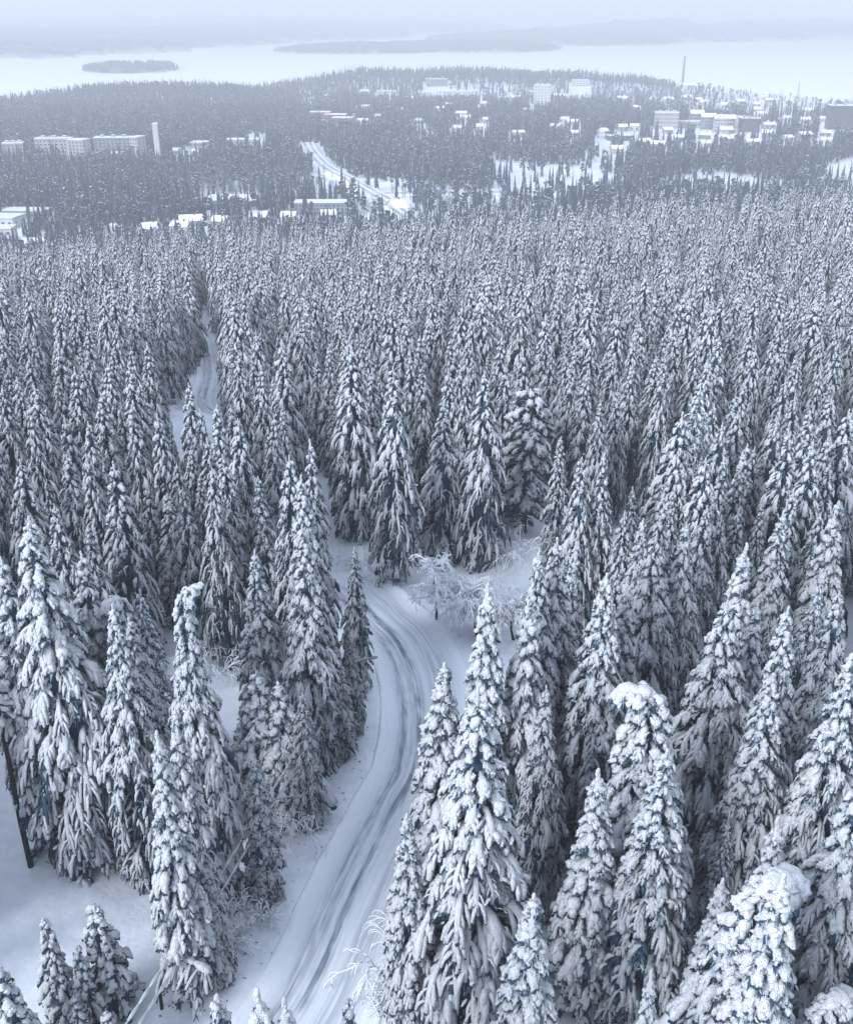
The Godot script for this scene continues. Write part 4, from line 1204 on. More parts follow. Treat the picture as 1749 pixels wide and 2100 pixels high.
func lamps_and_cables() -> void:
	var a := lamp_post("street lamp on a curved arm reaching over the road at the bend", Vector3(-5.94, 0.00, -65.57), 5.9, 0.25)
	var b := lamp_post("street lamp half hidden by frosted twigs, beside the narrow pillar spruce", Vector3(-9.91, 0.00, -50.54), 5.9, 0.05)
	var c := Vector3(-16.99, 5.70, -26.38)
	cable("upper of two snow-sleeved cables running from the bend lamp to the lower left", [a, b, c], Vector3(-0.2, 0.12, 0), 0.35)
	cable("lower of two snow-sleeved cables running from the bend lamp to the lower left", [a, b, c], Vector3(0.18, -0.3, 0), 0.42)
	var d := lamp_post("dark lamp post beside the far stretch of road, nearest of the three", Vector3(-47.90, 0.00, -191.11), 7.0, 0.3)
	var e := lamp_post("dark lamp post beside the far stretch of road, middle of the three", Vector3(-50.99, 0.00, -217.00), 7.0, 0.3)
	var f := lamp_post("dark lamp post beside the far stretch of road, farthest of the three", Vector3(-55.27, 0.00, -249.41), 7.0, 0.3)
	cable("drooping frosted cable strung along the three far lamp posts", [d, e, f], Vector3(-0.2, 0, 0), 0.8)


# ------------------------------------------------------------------ the forest beyond the trees built one by one
func scatter(parent: Node3D, list: Array, spots: Array, grey := false) -> void:
	for i in list.size():
		var mine: Array = spots[i]
		for m in [["trunk_mass", "trunk", M.bark], ["crown_mass", "crown", M.needles], ["snow_mass", "snow", M.snow], ["frost_mass", "frost", M.frost]]:
			var mm := MultiMesh.new()
			mm.transform_format = MultiMesh.TRANSFORM_3D
			mm.mesh = list[i][m[1]]
			mm.instance_count = mine.size()
			for k in mine.size():
				mm.set_instance_transform(k, mine[k])
			var o := MultiMeshInstance3D.new()
			o.name = m[0]
			o.multimesh = mm
			o.material_override = m[2]
			o.set_meta("kind", "stuff")
			parent.add_child(o, true)


func forest_mass() -> void:
	rng.seed = 300
	var spots_mid := [[], [], [], []]
	var spots_far := [[], [], [], [], []]
	var spots_tiny := [[], [], [], []]
	var verge := PackedVector2Array([Vector2(-28.64, -97.43), Vector2(-36.65, -132.00), Vector2(-42.71, -160.61), Vector2(-48.53, -193.45), Vector2(-53.23, -232.77), Vector2(-57.79, -275.37), Vector2(-54.36, -274.69), Vector2(-44.15, -216.32), Vector2(-36.53, -172.93), Vector2(-27.65, -131.94), Vector2(-20.01, -97.43)])
	var d := 14.0
	while d < 560.0:
		var gap := 4.2 + 0.0048 * d
		var half := 0.62 * d + 26.0
		var x := -half + rng.randf() * gap
		while x < half:
			var px := x + rng.randf_range(-0.42, 0.42) * gap
			var pz := -d + rng.randf_range(-0.42, 0.42) * gap
			x += gap
			var dd := -pz
			var edge := absf(px) / (0.9 * dd + 24.0)
			if dd < 132.0 and edge < 0.435:
				continue
			if dd > 455.0 + 45.0 * patch.get_noise_2d(px * 2.0, 7.0) + 0.12 * px:
				continue
			if dd < 38.0 and px < 0.0:
				continue
			var r := road_distance(px, pz)
			if r < (5.0 if dd < 90.0 else 3.4) or rng.randf() < 0.1:
				continue
			if Geometry2D.is_point_in_polygon(Vector2(px, pz), verge):
				continue
			var tall := rng.randf_range(13.5, 22.5) * (1.0 + 0.12 * patch.get_noise_2d(px * 3.0, pz * 3.0))
			var w := rng.randf_range(0.95, 1.25) * pow(tall / 19.5, 0.8)
			var tr := Transform3D(Basis(Vector3.UP, rng.randf() * TAU).scaled(Vector3(w, tall / 19.5, w)), Vector3(px, height(px, pz) - 0.2, pz))
			tr.basis = Basis(Vector3(rng.randf_range(-1, 1), 0, rng.randf_range(-1, 1)).normalized(), rng.randf_range(0, 0.035)) * tr.basis
			if dd < 240.0:
				spots_mid[rng.randi() % 4].append(tr)
			elif dd < 400.0:
				spots_far[rng.randi() % 5].append(tr)
			else:
				spots_tiny[rng.randi() % 4].append(tr)
		d += gap * 0.92
	var o := thing("spruce_forest", "dense snow-laden spruce forest rolling down to the valley as one mass", "forest", Vector3.ZERO)
	o.set_meta("kind", "stuff")
	scatter(o, kinds.mn, spots_mid)
	scatter(o, kinds.far, spots_far)
	scatter(o, kinds.tiny, spots_tiny)
	print("forest ", spots_mid[0].size() * 4, " ", spots_far[0].size() * 5, " ", spots_tiny[0].size() * 4)


# ------------------------------------------------------------------ the town
func gable_mesh(w: float, dep: float, rise: float, over: float, thick: float) -> ArrayMesh:
	var sh := Shape.new()
	var x := w / 2 + over
	var z := dep / 2 + over
	var a := [Vector3(-x, -0.1, z), Vector3(-x, rise, 0), Vector3(-x, -0.1, -z)]
	var b := [Vector3(x, -0.1, z), Vector3(x, rise, 0), Vector3(x, -0.1, -z)]
	var up := Vector3(0, thick, 0)
	sh.quad(a[0] + up, a[1] + up, b[1] + up, b[0] + up)
	sh.quad(a[1] + up, a[2] + up, b[2] + up, b[1] + up)
	sh.quad(a[0], b[0], b[1], a[1])
	sh.quad(a[1], b[1], b[2], a[2])
	sh.quad(a[0], a[0] + up, b[0] + up, b[0])
	sh.quad(a[2], b[2], b[2] + up, a[2] + up)
	for e in [a, b]:
		sh.quad(e[0], e[1], e[1] + up, e[0] + up)
		sh.quad(e[1], e[2], e[2] + up, e[1] + up)
	return sh.mesh(false)


func gable_walls(w: float, dep: float, tall: float, rise: float) -> ArrayMesh:
	var sh := Shape.new()
	var x := w / 2
	var z := dep / 2
	var c := [Vector3(-x, 0, z), Vector3(x, 0, z), Vector3(x, 0, -z), Vector3(-x, 0, -z)]
	var up := Vector3(0, tall, 0)
	for i in 4:
		var p: Vector3 = c[i]
		var q: Vector3 = c[(i + 1) % 4]
		sh.quad(p, q, q + up, p + up)
	sh.tri(c[1] + up, c[2] + up, Vector3(x, tall + rise, 0))
	sh.tri(c[3] + up, c[0] + up, Vector3(-x, tall + rise, 0))
	return sh.mesh(false)


func building(called: String, label: String, category: String, group: String, form: String, x: float, z: float, w: float, dep: float, tall: float, turn: float, floors: int, cols: int, wall: Material) -> void:
	var o := thing(called, label, category, Vector3(x, plain_height(x, z) - 0.6, z), turn, group)
	var body := tall + 0.6
	if form == "flat":
		part("wall", box(w, body, dep), wall, o, Vector3(0, body / 2, 0))
		var roof := part("roof", box(w + 0.7, 0.35, dep + 0.7), M.grey, o, Vector3(0, body + 0.18, 0))
		part("roof_snow", box(w + 0.6, 0.45, dep + 0.6), M.snow, roof, Vector3(0, 0.41, 0))
		if w > 18.0 and tall > 10.0:
			for i in 3:
				var s := part("stair_head", box(3.2, 1.8, 3.0), wall, o, Vector3(w * (i - 1) * 0.3, body + 1.2, -dep * 0.1))
				part("roof_snow", box(3.5, 0.35, 3.3), M.snow, s, Vector3(0, 1.08, 0))
	else:
		var rise := dep * 0.27
		var eave := body - rise
		part("wall", gable_walls(w, dep, eave, rise), wall, o)
		var roof := part("roof", gable_mesh(w, dep, rise, 0.5, 0.12), M.wall_dark, o, Vector3(0, eave + 0.02, 0))
		part("roof_snow", gable_mesh(w, dep, rise, 0.55, 0.4), M.snow, roof, Vector3(0, 0.13, 0))
		var ch := part("chimney", box(0.8, 1.9, 0.8), M.brick, roof, Vector3(w * 0.18, rise + 0.6, 0.4))
		ch.rotation.y = 0.0
		body = eave
	if floors == 0:
		return
	var pitch := (body - 1.4) / floors
	var pane := box(minf(1.9, w / cols * 0.55), minf(1.5, pitch * 0.52), 0.12)
	var pane_side := box(0.12, minf(1.5, pitch * 0.52), 1.5)
	for f in floors:
		var y := 1.0 + pitch * (f + 0.55)
		for c in cols:
			part("window", pane, M.glass, o, Vector3(w * ((c + 0.5) / cols - 0.5), y, dep / 2 + 0.03))
		for c in 2:
			part("window", pane_side, M.glass, o, Vector3((w / 2 + 0.03) * (-1.0 if x > 0.0 else 1.0), y, dep * (0.5 * c - 0.25)))


func town() -> void:
	building("apartment_block", "short pale apartment block at the far left of the row above the woods", "apartment block", "apartment blocks in the left woods", "flat", -396.1, -1061.0, 18.8, 14, 13, 0.21, 4, 5, M.pale)
	building("apartment_block", "longest pale apartment block, second from the left in the row above the woods", "apartment block", "apartment blocks in the left woods", "flat", -357.2, -1063.4, 33.7, 13, 17, 0.07, 5, 9, M.pale)
	building("apartment_block", "pale apartment block with bright end wall, third from left, close beside the longest one", "apartment block", "apartment blocks in the left woods", "flat", -324.6, -1034.4, 15.2, 14, 19, -0.24, 6, 4, M.pale)
	building("apartment_block", "grey apartment block with dark window bands, fourth from the left above the woods", "apartment block", "apartment blocks in the left woods", "flat", -305.1, -1080.1, 34.9, 13, 16, 0.05, 5, 9, M.grey)
	building("apartment_block", "narrow tall apartment block at the right end of the row above the woods", "apartment block", "apartment blocks in the left woods", "flat", -273.3, -1047.9, 8.7, 14, 20, -0.35, 6, 3, M.pale)
	building("low_building", "low snow-roofed building in front of the grey apartment block", "building", "", "flat", -293.4, -1052.7, 19.8, 14, 5, 0.03, 1, 4, M.grey)
	building("tower_block", "white windowless tower rising alone from the woods at left", "tower", "", "flat", -248.6, -1021.0, 4.2, 11, 34, 0.14, 0, 0, M.white)
	building("low_building", "two-storey snow-roofed building right of the white tower", "building", "", "flat", -227.2, -1111.8, 16.0, 16, 8, -0.10, 2, 5, M.pale)
	building("long_building", "long pale low building with a straight snowy roof left of the town road", "building", "", "flat", -186.0, -1126.8, 32.7, 14, 9, 0.03, 2, 8, M.pale)
	building("house", "small house just below the two-storey snow-roofed building", "house", "houses by the white tower", "gable", -225.3, -1072.7, 5.0, 9, 6, 0.35, 1, 2, M.pale)
	building("house", "white-roofed house right below the white tower", "house", "houses by the white tower", "gable", -245.0, -1083.5, 7.7, 9, 6, -0.26, 1, 2, M.white)
	building("house", "house in a snowy garden below the white tower, second row", "house", "houses by the white tower", "gable", -230.4, -1044.6, 8.0, 9, 6, 0.17, 1, 2, M.grey)
	building("warehouse", "wide low hall with a broad white roof left of the road bridge", "warehouse", "", "flat", -138.9, -778.0, 35.0, 26, 6, 0.05, 1, 7, M.grey)
	building("long_building", "long low apartment building with window rows beside the road bridge", "apartment building", "", "flat", -70.9, -748.2, 40.0, 13, 8, 0.02, 3, 14, M.grey)
	building("house", "wide snow-roofed house behind the gabled one, at the left forest edge", "house", "houses along the left forest edge", "gable", -154.2, -703.0, 14.5, 11, 7, 0.24, 1, 3, M.pale)
	building("house", "grey house with a steep snowy roof right of the wide snow-roofed house", "house", "houses along the left forest edge", "gable", -133.4, -696.5, 9.5, 10, 7, -0.21, 1, 2, M.grey)
	building("house", "pale house at the forest edge in front of the wide snow-roofed house", "house", "houses along the left forest edge", "gable", -155.4, -680.8, 11.9, 10, 7, -0.31, 1, 2, M.white)
	building("house", "white gabled house with two windows facing us at the forest edge", "house", "houses along the left forest edge", "gable", -173.8, -673.6, 10.0, 11, 8, 0.49, 2, 2, M.white)
	building("house", "leftmost small house with a bright snow roof behind the spruce tops", "house", "houses along the left forest edge", "gable", -200.4, -683.8, 4.0, 9, 6, 1.05, 1, 2, M.white)
	building("house", "house with a half-hidden gable below the wide low hall", "house", "houses along the left forest edge", "gable", -111.2, -712.9, 11.7, 11, 7, 0.14, 1, 3, M.pale)
	building("house", "bright roofed house left below the long low apartment building", "house", "houses along the left forest edge", "gable", -90.4, -708.1, 9.6, 10, 7, -0.17, 1, 2, M.white)
	building("house", "roof peeping over the spruces below the long low apartment building", "house", "houses along the left forest edge", "gable", -66.0, -721.3, 9.8, 10, 6, 0.21, 1, 2, M.grey)
	building("hall", "big white-roofed gabled hall at the foot of the town road", "hall", "", "gable", -21.1, -756.9, 9.4, 18, 8, 0.42, 1, 3, M.white)
	building("long_building", "long low building with two snow roof bands at the left edge", "building", "", "flat", -274.5, -741.0, 29.2, 14, 5, -0.05, 1, 8, M.grey)
	building("low_building", "white flat-roofed building cut by the left edge", "building", "", "flat", -278.5, -712.1, 18.3, 18, 6, -0.14, 1, 4, M.white)
	building("low_building", "pale block below the flat-roofed building at the left edge", "building", "", "flat", -264.1, -662.9, 16.5, 14, 9, 0.10, 2, 4, M.white)
	building("house", "snowed-over long roof just above the leftmost spruce tops", "house", "", "gable", -238.3, -646.7, 13.7, 10, 6, 0.07, 1, 3, M.pale)
	building("school_wing", "red-brown terraced building with snow roofs, upper left wing", "school", "wings of the red-brown terraced building", "flat", -140.0, -1480.7, 26.4, 16, 8, -0.07, 1, 6, M.brick)
	building("school_wing", "red-brown terraced building, middle wing with a bright roof", "school", "wings of the red-brown terraced building", "flat", -118.9, -1468.4, 28.0, 16, 6, -0.07, 1, 6, M.brick)
	building("school_wing", "red-brown terraced building, lower right wing", "school", "wings of the red-brown terraced building", "flat", -105.6, -1416.1, 26.0, 16, 6, -0.10, 1, 6, M.brick)
	building("long_building", "long white row building below the wooded town hill", "building", "", "flat", 55.3, -1992.9, 71.7, 16, 8, 0.05, 2, 10, M.white)
	building("tower_block", "tall pale apartment tower in the middle of the far town", "apartment block", "", "flat", 181.6, -1771.0, 25.5, 16, 30, -0.14, 7, 5, M.white)
	building("house", "house with a snowy roof right of the tall pale apartment tower", "house", "", "gable", 232.8, -1992.0, 21.6, 12, 8, 0.17, 2, 3, M.pale)
	building("low_building", "small white flat-roofed building, second right of the tall apartment tower", "building", "", "flat", 253.7, -1934.7, 16.6, 12, 9, -0.10, 2, 3, M.white)
	building("house", "wide house with bright hipped snow roof alone in the woods below the chimney", "house", "", "gable", 333.8, -1907.1, 22.6, 14, 8, 0.10, 1, 3, M.pale)
	building("house", "small steep-roofed house below the wide hipped-roof house", "house", "", "gable", 306.9, -1646.9, 9.4, 10, 7, 0.52, 1, 2, M.pale)
	building("house", "left one of two snowy houses below the chimney", "house", "", "gable", 374.3, -1865.3, 15.8, 11, 7, -0.14, 1, 2, M.white)
	building("house", "right one of two snowy houses below the chimney", "house", "", "gable", 402.4, -1875.1, 15.9, 12, 8, 0.21, 2, 2, M.white)
	building("hall", "snow-roofed hall at the foot of the tall chimney", "hall", "", "gable", 537.8, -2337.4, 32.2, 16, 9, 0.14, 1, 4, M.white)
	building("apartment_block", "pale four-storey block with roof boxes, left of the three white-roofed blocks", "apartment block", "apartment blocks in the right town", "flat", 286.8, -1336.4, 28.0, 14, 18, -0.17, 4, 8, M.pale)
	building("low_building", "low long wing in front of the three white-roofed blocks", "building", "", "flat", 319.1, -1348.2, 28.0, 14, 7, 0.03, 1, 8, M.pale)
	building("apartment_block", "left one of three white-roofed blocks in the right town", "apartment block", "apartment blocks in the right town", "gable", 331.4, -1373.3, 15.6, 13, 18, -0.10, 4, 5, M.grey)
	building("apartment_block", "middle one of three white-roofed blocks in the right town", "apartment block", "apartment blocks in the right town", "gable", 333.1, -1322.2, 16.6, 13, 18, -0.10, 4, 5, M.grey)
	building("apartment_block", "right and widest one of three white-roofed blocks in the right town", "apartment block", "apartment blocks in the right town", "gable", 343.4, -1288.1, 23.3, 13, 19, -0.10, 4, 7, M.pale)
	building("low_building", "bright white block between the three blocks and the dark one", "building", "", "flat", 373.7, -1326.6, 9.3, 12, 14, 0.07, 3, 3, M.white)
	building("apartment_block", "dark-walled block with a bright snow roof right of the three blocks", "apartment block", "apartment blocks in the right town", "flat", 374.2, -1293.7, 21.8, 13, 15, -0.05, 4, 6, M.wall_dark)
	building("apartment_block", "big dark apartment block cut by the right edge", "apartment block", "apartment blocks in the right town", "flat", 497.8, -1334.7, 37.7, 16, 26, -0.09, 7, 10, M.wall_dark)
	building("house", "white two-storey gabled house beside the pale frozen pond", "house", "houses above the frozen pond", "gable", 192.7, -1215.0, 7.8, 10, 11, 0.70, 2, 2, M.white)
	building("house", "house uphill right of the white two-storey gabled house", "house", "houses above the frozen pond", "gable", 228.2, -1297.6, 9.7, 9, 8, 0.09, 1, 2, M.pale)
	building("house", "white house, third from the left above the frozen pond", "house", "houses above the frozen pond", "gable", 243.3, -1303.8, 9.9, 9, 8, -0.14, 1, 2, M.white)
	building("house", "small house under the pale four-storey block", "house", "houses above the frozen pond", "gable", 275.6, -1273.0, 10.3, 9, 7, 0.05, 1, 2, M.pale)
	building("long_building", "long dark low building with striped snowy roof above the frozen pond", "building", "", "flat", 208.6, -1196.4, 26.6, 12, 5, 0.21, 1, 6, M.wall_dark)
	building("hall", "long hall with a bright slanting roof right above the frozen pond", "hall", "", "gable", 222.7, -1152.8, 20.3, 12, 7, 0.24, 1, 4, M.pale)
	building("house", "white house nearest the frozen pond", "house", "houses above the frozen pond", "gable", 186.9, -1085.2, 11.5, 10, 8, 0.10, 2, 3, M.white)
	building("house", "white bungalow, left one of two in the mid town woods", "house", "houses in the mid town woods", "gable", 35.6, -1297.2, 10.5, 10, 7, -0.17, 1, 2, M.white)
	building("house", "tall narrow house, right one of two in the mid town woods", "house", "houses in the mid town woods", "gable", 60.8, -1279.6, 6.9, 9, 10, 0.14, 2, 2, M.white)
	building("house", "small house just above the tall narrow one in the mid town woods", "house", "houses in the mid town woods", "gable", 73.7, -1410.4, 6.0, 9, 7, 0.14, 1, 1, M.white)
	building("house", "house right of the long white row building", "house", "houses under the town hill", "gable", 128.8, -1891.0, 14.3, 10, 8, 0.00, 1, 2, M.pale)
	building("house", "second house right of the long white row building", "house", "houses under the town hill", "gable", 151.8, -1923.5, 15.7, 10, 8, 0.26, 1, 2, M.grey)
	building("apartment_block", "grey block high on the wooded town hill", "apartment block", "", "flat", 18.9, -2074.1, 37.5, 14, 11, 0.03, 3, 6, M.grey)
	building("house", "small white house in the thin trees left of the big dark block", "house", "", "gable", 460.7, -1432.4, 9.6, 9, 7, 0.35, 1, 2, M.white)
	building("house", "house nearest the big dark block, among thin trees", "house", "", "gable", 478.2, -1410.4, 11.5, 9, 7, -0.21, 1, 2, M.pale)
	building("low_building", "white flat-roofed building on the left shoulder of the town hill", "building", "", "flat", -71.1, -2007.0, 34.4, 13, 9, 0.07, 2, 6, M.white)
	building("low_building", "white building left of the long white row building", "building", "", "flat", -3.7, -1981.1, 21.3, 13, 9, -0.09, 2, 4, M.white)
	building("low_building", "pale low building far up beside the lake woods", "building", "", "flat", 287.7, -2122.0, 30.3, 12, 8, 0.05, 2, 5, M.white)
	building("house", "small snow-roofed house scattered among thin trees in the right part of town", "house", "small snow-roofed houses scattered among thin trees in the right part of town", "gable", 269.9, -1186.3, 10, 9, 7, 0.00, 1, 2, M.grey)
	building("house", "small snow-roofed house scattered among thin trees in the right part of town", "house", "small snow-roofed houses scattered among thin trees in the right part of town", "gable", 343.8, -1278.0, 14, 10, 7, -0.09, 1, 2, M.pale)
	building("house", "small snow-roofed house scattered among thin trees in the right part of town", "house", "small snow-roofed houses scattered among thin trees in the right part of town", "gable", 452.2, -1872.5, 10, 10, 7, -0.14, 1, 2, M.grey)
	building("house", "small snow-roofed house scattered among thin trees in the right part of town", "house", "small snow-roofed houses scattered among thin trees in the right part of town", "gable", 418.2, -1162.9, 11, 10, 7, -0.33, 1, 2, M.white)
	building("house", "small snow-roofed house scattered among thin trees in the right part of town", "house", "small snow-roofed houses scattered among thin trees in the right part of town", "gable", 443.9, -1236.4, 11, 9, 7, -0.26, 1, 2, M.pale)
	building("house", "small snow-roofed house scattered among thin trees in the right part of town", "house", "small snow-roofed houses scattered among thin trees in the right part of town", "gable", 563.9, -1856.0, 11, 8, 7, -0.20, 1, 2, M.pale)
	building("house", "small snow-roofed house scattered among thin trees in the right part of town", "house", "small snow-roofed houses scattered among thin trees in the right part of town", "gable", 511.9, -1741.2, 10, 9, 7, -0.37, 1, 2, M.pale)
	building("house", "small snow-roofed house scattered among thin trees in the right part of town", "house", "small snow-roofed houses scattered among thin trees in the right part of town", "gable", 585.6, -1818.4, 10, 8, 7, -0.28, 1, 2, M.grey)
	building("house", "small snow-roofed house scattered among thin trees in the right part of town", "house", "small snow-roofed houses scattered among thin trees in the right part of town", "gable", 283.7, -1130.5, 10, 8, 7, 0.44, 1, 2, M.white)
	building("house", "small snow-roofed house scattered among thin trees in the right part of town", "house", "small snow-roofed houses scattered among thin trees in the right part of town", "gable", 378.5, -1235.2, 10, 9, 7, -0.47, 1, 2, M.grey)
	building("house", "small snow-roofed house scattered among thin trees in the right part of town", "house", "small snow-roofed houses scattered among thin trees in the right part of town", "gable", 455.6, -1724.8, 11, 10, 7, 0.29, 1, 2, M.white)
	building("house", "small snow-roofed house scattered among thin trees in the right part of town", "house", "small snow-roofed houses scattered among thin trees in the right part of town", "gable", 536.1, -1575.3, 14, 8, 7, -0.34, 1, 2, M.white)
	building("house", "small snow-roofed house scattered among thin trees in the right part of town", "house", "small snow-roofed houses scattered among thin trees in the right part of town", "gable", 303.5, -1212.3, 13, 10, 7, -0.26, 1, 2, M.grey)
	building("house", "small snow-roofed house scattered among thin trees in the right part of town", "house", "small snow-roofed houses scattered among thin trees in the right part of town", "gable", 413.7, -1216.3, 14, 9, 7, 0.25, 1, 2, M.pale)
	building("house", "small snow-roofed house scattered among thin trees in the right part of town", "house", "small snow-roofed houses scattered among thin trees in the right part of town", "gable", 580.7, -1947.4, 11, 8, 7, 0.56, 1, 2, M.white)
	building("house", "small snow-roofed house scattered among thin trees in the right part of town", "house", "small snow-roofed houses scattered among thin trees in the right part of town", "gable", 336.5, -1147.0, 13, 8, 7, 0.20, 1, 2, M.pale)
	building("house", "small snow-roofed house scattered among thin trees in the right part of town", "house", "small snow-roofed houses scattered among thin trees in the right part of town", "gable", 384.3, -1182.3, 10, 8, 7, 0.53, 1, 2, M.pale)
	building("house", "small snow-roofed house scattered among thin trees in the right part of town", "house", "small snow-roofed houses scattered among thin trees in the right part of town", "gable", 440.5, -1790.1, 10, 10, 7, -0.42, 1, 2, M.pale)
	building("house", "small snow-roofed house scattered among thin trees in the right part of town", "house", "small snow-roofed houses scattered among thin trees in the right part of town", "gable", 318.5, -1177.0, 11, 10, 7, 0.26, 1, 2, M.grey)
	building("house", "small snow-roofed house scattered among thin trees in the right part of town", "house", "small snow-roofed houses scattered among thin trees in the right part of town", "gable", 505.5, -1421.9, 10, 8, 7, -0.27, 1, 2, M.pale)
	building("house", "small snow-roofed house scattered among thin trees in the right part of town", "house", "small snow-roofed houses scattered among thin trees in the right part of town", "gable", 451.0, -1509.4, 11, 10, 7, -0.02, 1, 2, M.white)
	building("house", "small snow-roofed house scattered among thin trees in the right part of town", "house", "small snow-roofed houses scattered among thin trees in the right part of town", "gable", 236.1, -1131.3, 14, 10, 7, -0.23, 1, 2, M.grey)
	building("house", "small snow-roofed house scattered among thin trees in the right part of town", "house", "small snow-roofed houses scattered among thin trees in the right part of town", "gable", 475.1, -1608.7, 11, 10, 7, -0.44, 1, 2, M.pale)
	building("house", "small snow-roofed house scattered among thin trees in the right part of town", "house", "small snow-roofed houses scattered among thin trees in the right part of town", "gable", 409.9, -1336.5, 14, 9, 7, 0.11, 1, 2, M.pale)
	building("house", "small snow-roofed house scattered among thin trees in the right part of town", "house", "small snow-roofed houses scattered among thin trees in the right part of town", "gable", 451.4, -1949.9, 13, 10, 7, -0.04, 1, 2, M.grey)
	building("house", "small snow-roofed house scattered among thin trees in the right part of town", "house", "small snow-roofed houses scattered among thin trees in the right part of town", "gable", 504.8, -1813.5, 14, 9, 7, 0.40, 1, 2, M.pale)
	building("house", "small snow-roofed house half hidden in the woods of the middle town", "house", "small snow-roofed houses half hidden in the woods of the middle town", "gable", 180.6, -1377.1, 14, 8, 7, -0.37, 1, 2, M.pale)
	building("house", "small snow-roofed house half hidden in the woods of the middle town", "house", "small snow-roofed houses half hidden in the woods of the middle town", "gable", -9.5, -1392.6, 10, 9, 7, -0.48, 1, 2, M.pale)
	building("house", "small snow-roofed house half hidden in the woods of the middle town", "house", "small snow-roofed houses half hidden in the woods of the middle town", "gable", 35.0, -1722.1, 11, 8, 7, -0.07, 1, 2, M.grey)
	building("house", "small snow-roofed house half hidden in the woods of the middle town", "house", "small snow-roofed houses half hidden in the woods of the middle town", "gable", -29.7, -1914.7, 14, 8, 7, 0.48, 1, 2, M.white)
	building("house", "small snow-roofed house half hidden in the woods of the middle town", "house", "small snow-roofed houses half hidden in the woods of the middle town", "gable", 175.9, -1417.3, 11, 10, 7, -0.53, 1, 2, M.white)
	building("house", "small snow-roofed house half hidden in the woods of the middle town", "house", "small snow-roofed houses half hidden in the woods of the middle town", "gable", 19.5, -1618.4, 14, 8, 7, 0.45, 1, 2, M.white)
	building("house", "small snow-roofed house half hidden in the woods of the middle town", "house", "small snow-roofed houses half hidden in the woods of the middle town", "gable", 274.5, -1927.1, 13, 9, 7, -0.30, 1, 2, M.grey)
	building("house", "small snow-roofed house half hidden in the woods of the middle town", "house", "small snow-roofed houses half hidden in the woods of the middle town", "gable", 50.3, -1444.0, 14, 9, 7, -0.35, 1, 2, M.white)
	building("house", "small snow-roofed house half hidden in the woods of the middle town", "house", "small snow-roofed houses half hidden in the woods of the middle town", "gable", 47.2, -1512.0, 14, 9, 7, -0.14, 1, 2, M.white)
	building("house", "small snow-roofed house half hidden in the woods of the middle town", "house", "small snow-roofed houses half hidden in the woods of the middle town", "gable", 79.3, -1647.5, 11, 9, 7, 0.05, 1, 2, M.pale)
	building("house", "small snow-roofed house half hidden in the woods of the middle town", "house", "small snow-roofed houses half hidden in the woods of the middle town", "gable", 163.1, -1231.9, 10, 9, 7, 0.57, 1, 2, M.grey)
	building("house", "small snow-roofed house half hidden in the woods of the middle town", "house", "small snow-roofed houses half hidden in the woods of the middle town", "gable", 101.2, -1233.4, 14, 8, 7, 0.24, 1, 2, M.white)
	building("house", "small snow-roofed house half hidden in the woods of the middle town", "house", "small snow-roofed houses half hidden in the woods of the middle town", "gable", 90.2, -1755.6, 13, 10, 7, 0.00, 1, 2, M.white)
	building("house", "small snow-roofed house half hidden in the woods of the middle town", "house", "small snow-roofed houses half hidden in the woods of the middle town", "gable", 170.5, -1690.6, 11, 8, 7, -0.33, 1, 2, M.white)
	building("house", "small snow-roofed house half hidden in the woods of the middle town", "house", "small snow-roofed houses half hidden in the woods of the middle town", "gable", 141.5, -1577.3, 11, 10, 7, 0.23, 1, 2, M.white)
	building("house", "small snow-roofed house half hidden in the woods of the middle town", "house", "small snow-roofed houses half hidden in the woods of the middle town", "gable", 152.3, -1316.9, 11, 10, 7, -0.39, 1, 2, M.white)
	building("house", "small pale house high on the slope left of the long white row building", "house", "small pale houses high on the slope left of the long white row building", "gable", -78.9, -1390.5, 14, 8, 7, -0.27, 1, 2, M.pale)
	building("house", "small pale house high on the slope left of the long white row building", "house", "small pale houses high on the slope left of the long white row building", "gable", -89.5, -1666.6, 11, 8, 7, -0.20, 1, 2, M.grey)
	building("house", "small pale house high on the slope left of the long white row building", "house", "small pale houses high on the slope left of the long white row building", "gable", -61.8, -1458.8, 10, 10, 7, -0.27, 1, 2, M.white)
	building("house", "small pale house high on the slope left of the long white row building", "house", "small pale houses high on the slope left of the long white row building", "gable", -175.0, -1982.0, 10, 9, 7, -0.44, 1, 2, M.pale)
	building("house", "small pale house high on the slope left of the long white row building", "house", "small pale houses high on the slope left of the long white row building", "gable", -98.7, -1632.9, 14, 8, 7, 0.42, 1, 2, M.pale)
	building("house", "small pale house high on the slope left of the long white row building", "house", "small pale houses high on the slope left of the long white row building", "gable", -110.9, -2021.4, 14, 9, 7, -0.08, 1, 2, M.grey)
	building("house", "small pale house high on the slope left of the long white row building", "house", "small pale houses high on the slope left of the long white row building", "gable", -34.9, -1597.0, 11, 10, 7, -0.50, 1, 2, M.white)
	# tall chimney on the shore
	var o := thing("factory_chimney", "tall slender brick chimney rising alone above the ice of the lake", "chimney", Vector3(560.55, 0.00, -2482.66))
	o.position.y = plain_height(o.position.x, o.position.z) - 1.0
	var C := Shape.new()
	rod(C, PackedVector3Array([Vector3(0, 0, 0), Vector3(0, 30, 0), Vector3(0, 56, 0)]), 2.7, 1.7, 8)
	part("shaft", C.mesh(), M.chimney, o)
	var rim := CylinderMesh.new()
	rim.top_radius = 2.0
	rim.bottom_radius = 1.9
	rim.height = 1.6
	part("rim", rim, M.chimney, o, Vector3(0, 56.4, 0))
	# lattice radio mast
	var mast := thing("radio_mast", "thin lattice mast among bare trees near the right-hand shore", "mast", Vector3(585.17, 0.00, -1777.92))
	mast.position.y = plain_height(mast.position.x, mast.position.z) - 1.0
	var L := Shape.new()
